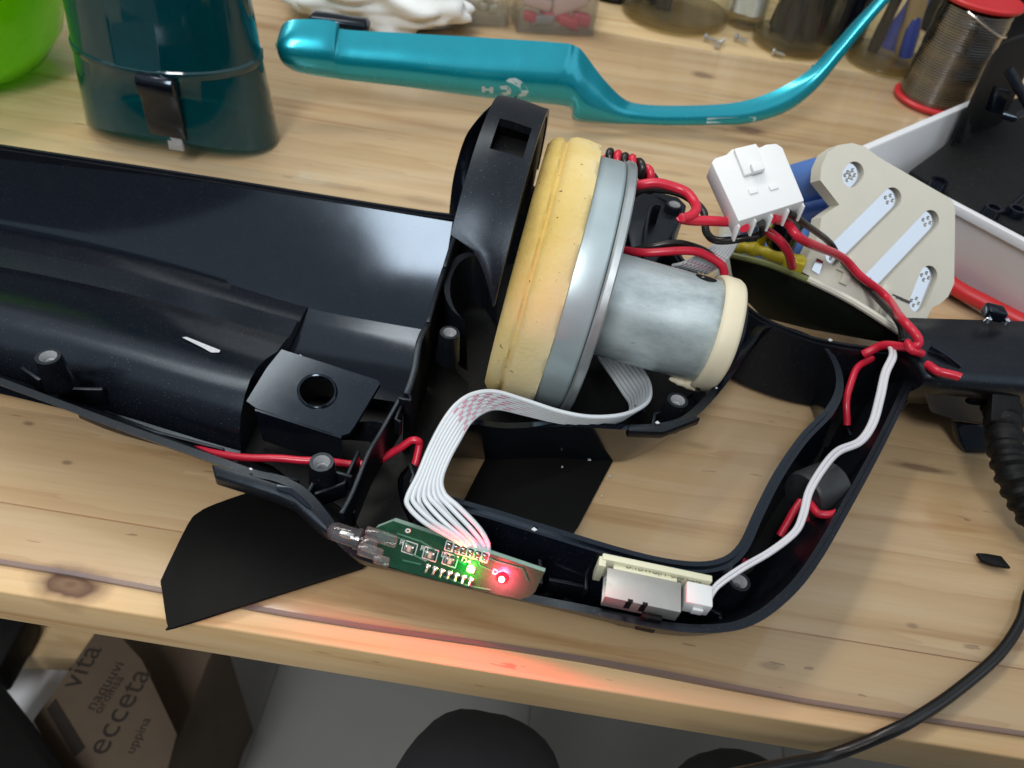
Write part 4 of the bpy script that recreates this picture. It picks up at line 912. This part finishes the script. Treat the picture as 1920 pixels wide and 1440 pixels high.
wire([cp1.at(1455, 396, -5), (1474, 417, 84), (1500, 446, 82), bp.at(1552, 484, 9), bp.at(1600, 520, 6), bp.at(1650, 560, 5), (1690, 598, 54), (1713, 622, 55), (1722, 640, 53), (1712, 652, 50), (1680, 648, 45), (1648, 650, 40), (1620, 664, 35)], 2.0, 'red_wire', 'long red wire from the white plug down across the tan holder')
wire([cp1.at(1486, 386, -5), (1505, 416, 84), bp.at(1535, 458, 8), bp.at(1560, 486, 6), bp.at(1620, 540, 2.5), (1684, 604, 50), (1693, 640, 46)], 1.5, 'black_wire', 'black wire from the white plug running beside the long red wire')
wire([(1430, 430, 76), (1462, 450, 74), (1480, 480, 66), (1486, 500, 58)], 2.0, 'red_wire', 'short red wire from under the plug into the yellow glue')
wire([(1634, 672, 31), (1610, 688, 30), (1594, 720, 27), (1587, 760, 22), (1588, 797, 16)], 1.6, 'red_wire', 'red wire hanging down inside the upper grip')
wire([(360, 838, 10), (400, 850, 14), (470, 858, 17), (540, 861, 18), (600, 864, 18), (660, 870, 17), (705, 866, 18), (740, 846, 22), (764, 830, 26), (782, 826, 27), (787, 836, 25), (777, 872, 20)], 1.5, 'red_wire', 'red wire lying along the front rim of the long trough')
wire([(1700, 642, 50), (1710, 656, 50), (1728, 664, 48)], 1.8, 'red_wire', 'short red wire stub at the top corner of the grip')
wire([(1738, 684, 47), (1760, 696, 49), (1800, 708, 50)], 1.9, 'red_wire', 'short red wire end lying on the black nozzle body')
wire([(1568, 902, 26), (1588, 922, 28), (1584, 948, 29), (1560, 965, 29), (1535, 962, 28), (1517, 944, 26)], 1.6, 'red_wire', 'red wire curled round the black ferrite in the grip')
wire([(1502, 938, 24), (1482, 970, 20), (1462, 1004, 15)], 1.5, 'red_wire', 'red wire running down from the black ferrite')
wire([(1514, 960, 20), (1518, 980, 16), (1522, 992, 12)], 1.3, 'red_wire', 'thin red wire ends below the black ferrite')
wire([(1325, 1078, 18), (1360, 1068, 20), (1405, 1056, 20)], 1.6, 'red_wire', 'red wire passing behind the lower corner of the handle')
wire([(925, 1003, 22), (970, 1008, 22), (1016, 1015, 22)], 1.5, 'red_wire', 'red wire in the front bar above the green circuit board')
# twisted red and black pair behind the flange
tw = cat(PL([(1138, 292, 78), (1165, 300, 80), (1190, 308, 82), (1215, 330, 78), (1222, 352, 70)]), 10)
for m, ph, lb in (('red_wire', 0, 'red wire of the twisted pair behind the motor flange'), ('black_wire', math.pi, 'black wire of the twisted pair behind the motor flange')):
    pts = []
    for i, p in enumerate(tw):
        d = (tw[min(i + 1, len(tw) - 1)] - tw[max(i - 1, 0)]).normalized(); a_, b2 = perp(d); an = i * .62 + ph
        pts.append(p + (a_ * math.cos(an) + b2 * math.sin(an)) * 2.2)
    wire(pts, 1.9, m, lb, k=2)
# ---- ferrite
fa, fb = P(1504, 932, 24), P(1562, 908, 24); d = (fb - fa)
fe = MB().lathe([(3.2, 0), (9.2, .2), (10, 1.2), (10, d.length - 1), (9.2, d.length), (3.2, d.length)], fa, d, 40).build('ferrite_core', 'ferrite'); tag(fe, 'dark grey ferrite cylinder with red wire looped round it in the grip', 'ferrite')
# ---- flat ribbon cables
rc = thing('ribbon_cable', 'pale grey flat ribbon cable looping from under the motor to the green board', 'ribbon cable', P(860, 900, 20))
tE = cat(PL([(1150, 640, 12), (1180, 665, 16), (1208, 700, 22), (1219, 728, 30), (1212, 756, 38), (1170, 777, 44), (1110, 782, 47), (1050, 772, 50), (985, 751, 54), (930, 735, 58), (890, 738, 60), (860, 755, 60), (835, 785, 58), (808, 835, 56), (785, 890, 53), (765, 930, 51), (766, 952, 49), (795, 982, 47), (845, 1010, 44), (866, 1022, 42)]), 6)
bE = cat(PL([(1118, 664, 10), (1146, 702, 12), (1170, 738, 16), (1182, 757, 21), (1180, 775, 28), (1155, 790, 33), (1105, 797, 37), (1045, 790, 41), (985, 776, 45), (935, 765, 50), (905, 772, 53), (880, 792, 54), (860, 825, 54), (840, 862, 53), (827, 900, 51), (834, 928, 49), (858, 955, 47), (895, 995, 44), (912, 1020, 42), (916, 1034, 40)]), 6)
NWi = 8; Nn = len(tE)
for i in range(NWi):
    f = i / (NWi - 1); pts = []
    for j in range(Nn):
        g = max(0, (j / Nn - .78) / .22); lift = math.sin(math.pi * min(1, g)) * (1.5 * math.sin(i * 2.1) + 1.0)
        pts.append(tE[j].lerp(bE[j], f) + Z * lift)
    MB().tube(pts, [.88 - .5 * max(0, (j / Nn - .76)) for j in range(Nn)], 8).build('ribbon_wire', 'ribbon_white', rc)
pk = MB()
for i in range(1, NWi):
    f = i / (NWi - 1)
    for j in range(38 + (i % 3), 68, 4):
        a_, b2 = tE[j].lerp(bE[j], f), tE[j + 2].lerp(bE[j + 2], f); o_ = (CAMP - a_).normalized() * .90
        pk.tube([a_ + o_, b2 + o_], .26, 5)
tag(pk.build('printed_dashes', 'pink_print', rc), kind='stuff')
r2 = thing('ribbon_cable', 'short white ribbon cable with pink print beside the battery board', 'ribbon cable', P(1320, 490, 30))
a1, a2 = cat(PL([(1262, 498, 50), (1285, 492, 55), (1330, 468, 60), (1360, 440, 60)]), 5), cat(PL([(1322, 512, 48), (1335, 506, 52), (1362, 486, 58), (1386, 448, 60)]), 5)
for i in range(8):
    MB().tube([p.lerp(q, i / 7) for p, q in zip(a1, a2)], .85, 8).build('ribbon_wire', 'ribbon_white', r2)
pk = MB()
for i in range(8):
    for j in range(0, len(a1) - 3, 4):
        p, q = a1[j].lerp(a2[j], i / 7), a1[j + 2].lerp(a2[j + 2], i / 7); o_ = (CAMP - p).normalized() * .75; pk.tube([p + o_, q + o_], .3, 5)
tag(pk.build('printed_dashes', 'pink_print', r2), kind='stuff')
# ================================================================== green indicator board with lit LEDs
gp = Plane(P(735, 980, 42), P(1021, 1074, 41), P(866, 1104, 30)); GN = gp.n
pcb = thing('indicator_board', 'green circuit board with lit red and green LEDs in the front bar', 'circuit board', P(870, 1060, 16))
face = [gp.at(*q) for q in [(704, 990), (737, 977), (1021, 1073), (1003, 1110), (992, 1120), (975, 1124), (900, 1108), (760, 1072), (716, 1058)]]
MB().prism(face, -GN * .25).build('solder_mask', 'pcb_green', pcb)
MB().prism([p - GN * .26 for p in face], -GN * 3.0).build('board', 'pcb_green_edge', pcb)
E1 = (gp.at(1000, 1066) - gp.at(740, 978)).normalized(); E2 = GN.cross(E1)
E2 = E2 if E2.y > 0 else -E2
def smd(u, v, w, h_, z, m, name='chip', par=None):
    return MB().box(gp.at(u, v, z / 2 + .06), E1, E2, GN, w, h_, z).build(name, m, par or pcb, bevel=min(w, h_, z) * .15)
def frame(u, v, w, h_):
    t_ = MB()
    for s in (-1, 1):
        t_.box(gp.at(u, v, .06) + E1 * s * w / 2, E1, E2, GN, .28, h_, .1); t_.box(gp.at(u, v, .065) + E2 * s * h_ / 2, E1, E2, GN, w, .28, .1)
    t_.build('printed_outline', 'silk_white', pcb, smooth=0)
for (u, v) in ((768, 1027), (807, 1039), (844, 1050)):
    frame(u, v, 4.6, 4.0); smd(u, v, 3.0, 2.0, 1.3, 'chip_tan'); smd(u - 5, v - 1, .9, 2.2, 1.35, 'solder_metal', 'terminal'); smd(u + 6, v + 2, .9, 2.2, 1.35, 'solder_metal', 'terminal')
for i in range(6):
    u, v = 842 + 13.4 * i, 1024 + 4.1 * i
    frame(u, v, 2.3, 3.2); smd(u, v, 1.5, 2.0, .8, 'chip_dark'); smd(u, v - 4, 1.3, .6, .9, 'solder_metal', 'terminal'); smd(u, v + 4, 1.3, .6, .9, 'solder_metal', 'terminal')
for i in range(7):
    q = gp.at(803 + 13.4 * i, 1061 + 4.2 * i, .1)
    MB().lathe([(1.1, 0), (.95, .6), (.5, 1.1), (.45, 2.6), (.1, 2.8)], q, GN * .8 - E2 * .5, 12).build('solder_pin', 'solder_metal', pcb)
for (s_, u, v) in (('R1', 748, 1020), ('R2', 787, 1031), ('D2', 826, 1043), ('D4', 864, 1053), ('R3', 846, 1035), ('Q4', 886, 1044), ('D5', 922, 1075)):
    letters(s_, gp.at(u, v), E1, E2, 2.6, 'silk_white', pcb, lift=.08)
MB().tube([gp.at(765 + 4 * math.cos(a), 995 + 3 * math.sin(a), .1) for a in [6.283 * k / 14 for k in range(15)]], .25, 5).build('via_ring', 'silk_white', pcb)
smd(883, 1067, 2.6, 1.8, .7, 'white_plastic', 'led_package'); gl = MB().lathe([(1.3, .1), (1.2, .8), (.8, 1.3), (.1, 1.5)], gp.at(883, 1066, 0), GN, 20).build('green_led', 'green_glow', pcb)
rl = MB().lathe([(1.9, .1), (1.8, .7), (1.3, 1.3), (.7, 1.6), (.1, 1.7)], gp.at(942, 1083, 0), GN, 24).build('red_led', 'red_glow', pcb)
gl['label'] = 'lit green LED'; rl['label'] = 'lit red LED'
def lamp(name, loc, power, col, rad):
    l = D.lights.new(name, 'POINT'); l.energy = power; l.color = col; l.shadow_soft_size = rad * MM
    o_ = D.objects.new(name, l); COL.objects.link(o_); o_.location = loc * MM
lamp('red_led_light', gp.at(942, 1083, 3.2), 0.15, (1.0, 0.015, 0.045), 1.0)
lamp('green_led_light', gp.at(883, 1066, 2.4), 0.006, (0.12, 1.0, 0.08), .6)
for tr in ([(720, 1000), (760, 1012), (775, 1040), (800, 1052)], [(745, 1000), (790, 1015), (815, 1030)], [(850, 1035), (862, 1052), (875, 1058)], [(890, 1035), (900, 1060), (925, 1070)], [(905, 1040), (930, 1052), (980, 1066), (990, 1090)], [(830, 1080), (870, 1096), (920, 1106)], [(755, 1050), (790, 1058)]):
    MB().tube([gp.at(*q, .02) for q in tr], .32, 4).build('copper_trace', 'trace_green', pcb)
blp = Plane(gp.at(942, 1083, 1), gp.at(960, 1090, 1), gp.at(945, 1100, 1))
MB().lathe([(1.0, 1.2), (.9, 1.9), (.1, 2.1)], gp.at(942, 1083, 0), GN, 16).build('led_core', 'red_core', rl)
# clear torch LED in its clear clip
la, lb_ = P(614, 992, 43), P(680, 1013, 42); ld = (lb_ - la).normalized()
tl = thing('torch_led', 'clear round LED in a clear plastic clip beside the green board', 'LED', P(660, 1010, 30))
MB().lathe([(.1, 0), (1.3, .25), (2.4, 1.1), (3.0, 2.6), (3.05, 9.5), (3.5, 9.6), (3.5, 11), (.1, 11)], la, ld, 32).build('lens', 'led_clear', tl)
MB().box(la + ld * 6.5 + Z * .4, ld, perp(ld)[0], perp(ld)[1], 4.5, 1.6, 1.4).build('lead_frame', 'solder_metal', tl, bevel=.2)
MB().box(la + ld * 6.2 - Z * 1.1, ld, perp(ld)[0], perp(ld)[1], 3.2, .8, .9).build('lead_frame', 'solder_metal', tl, bevel=.2)
sd = Z.cross(ld).normalized()
for s, l0, l1 in ((1, 11.6, 22), (-1, 11.4, 19.5)):
    MB().box(la + ld * (l0 + l1) / 2 + sd * s * 3.1, ld, sd, Z, l1 - l0, 3.0, 4.2).build('clip_arm', 'clip_clear', tl, bevel=.7)
MB().box(la + ld * 14 - Z * 1.5, ld, sd, Z, 5, 3.4, 4.6).build('clip_bridge', 'clip_clear', tl, bevel=.6)
MB().box(la + ld * 19.5 + sd * -4.2 - Z * 1, ld, sd, Z, 5, 2.2, 3).build('clip_hook', 'clip_clear', tl, bevel=.5)
# ================================================================== USB socket board with its white cable
ua, ub = P(1130, 1042, 38), P(1336, 1085, 38); UX = (ub - ua).normalized(); UY = -(Z.cross(UX)); UY = UY if UY.y < 0 else -UY
UZ = (Z + UY * .12).normalized(); UL = (ub - ua).length
usb = thing('usb_board', 'cream socket board with a metal USB socket and white cable plug', 'socket', P(1220, 1110, 12))
def ubox(x0, x1, y0, y1, z0, z1, name, m, bv=.2, par=None):
    c_ = ua + UX * (x0 + x1) / 2 + UY * (y0 + y1) / 2 + UZ * (z0 + z1) / 2
    return MB().box(c_, UX, UY, UZ, x1 - x0, y1 - y0, z1 - z0).build(name, m, par or usb, bevel=bv)
ubox(0, UL, -1.2, 1.2, -13, 0, 'board', 'pcb_cream', .35)
ubox(-1.0, 1.6, -.2, 3.6, -12.5, -.6, 'board_end', 'pcb_cream', .4)
x0, x1, y0, y1, z1, z0 = 2.2, 26.8, 3.2, 14.0, -1.6, -9.0; tk = .5
sk_ = MB()
def ub(v_): return ua + UX * v_[0] + UY * v_[1] + UZ * v_[2]
ringo = [(y0, z0), (y1, z0), (y1, z1), (y0, z1)]; ringi = [(y0 + tk, z0 + tk), (y1 - tk, z0 + tk), (y1 - tk, z1 - tk), (y0 + tk, z1 - tk)]
sk_.loft([[ub((x1, a, b)) for a, b in ringo], [ub((x0, a, b)) for a, b in ringo], [ub((x0, a, b)) for a, b in ringi], [ub((x1 - 1, a, b)) for a, b in ringi]], True, cap=True)
shell = sk_.build('socket_shell', 'steel', usb, bevel=.15)
ubox(x0 + 1.5, x1 - 1.2, y0 + 3.0, y0 + 5.0, z0 + 1.2, z1 - 1.2, 'tongue', 'black_matte', .2)
ubox(4.2, 25.4, 1.3, 3.1, -2.6, -1.8, 'gap_plate', 'pcb_cream', .1)
for xx in (9.6, 14.4):
    ubox(xx, xx + 1.7, y1 - .9, y1 + .1, z1 - .2, z1 + .06, 'spring_slot', 'black_matte', 0, shell); ubox(xx - .4, xx + 1.5, y1 - .05, y1 + .12, z1 - 5.5, z1 - .25, 'spring_slot', 'black_matte', 0, shell)
ubox(15.5, 22, y1 + .4, y1 + 2.2, -18, -6, 'support_post', 'black_matte', .4)
ubox(28.4, 37.0, 2.2, 10.2, -8.5, -.8, 'cable_plug', 'white_plastic', .6); ubox(31, 34.5, 10.3, 11.4, -6.5, -3.0, 'plug_latch', 'white_plastic', .3)
letters('D:TDWG(M  USB CE-2', ua + UX * 8.2 + UY * 1.9 - UZ * 1.75, UX, -UY, 2.6, 'chip_dark', usb, lift=.1)
pts = cat([ub((36.5, 6, -4.5)), P(1345, 1098, 35), P(1390, 1066, 36), P(1445, 1034, 36), P(1490, 998, 38), P(1506, 965, 40), P(1518, 920, 42), P(1545, 875, 42), P(1572, 846, 40), P(1612, 828, 38), P(1636, 794, 40), P(1650, 745, 42), P(1660, 700, 44), P(1674, 668, 45), P(1670, 650, 42)], 8)
wc = thing('white_cable', 'flat white two core cable running up the grip from the USB socket', 'cable', P(1520, 920, 20))
for s in (-.5, .5):
    wd = [1.0 + .7 * min(1, i / 90) for i in range(len(pts))]
    op = offset2(pts, 0); sp_ = []
    for i, p in enumerate(op):
        tt = pts[min(i + 1, len(pts) - 1)] - pts[max(i - 1, 0)]; nn = Vector((-tt.y, tt.x, 0)).normalized(); sp_.append(p + nn * s * .95 * wd[i] + Z * s * .6 * math.sin(i * .13))
    MB().tube(sp_, [.62 * w_ for w_ in wd], 10).build('core', 'cable_white', wc)
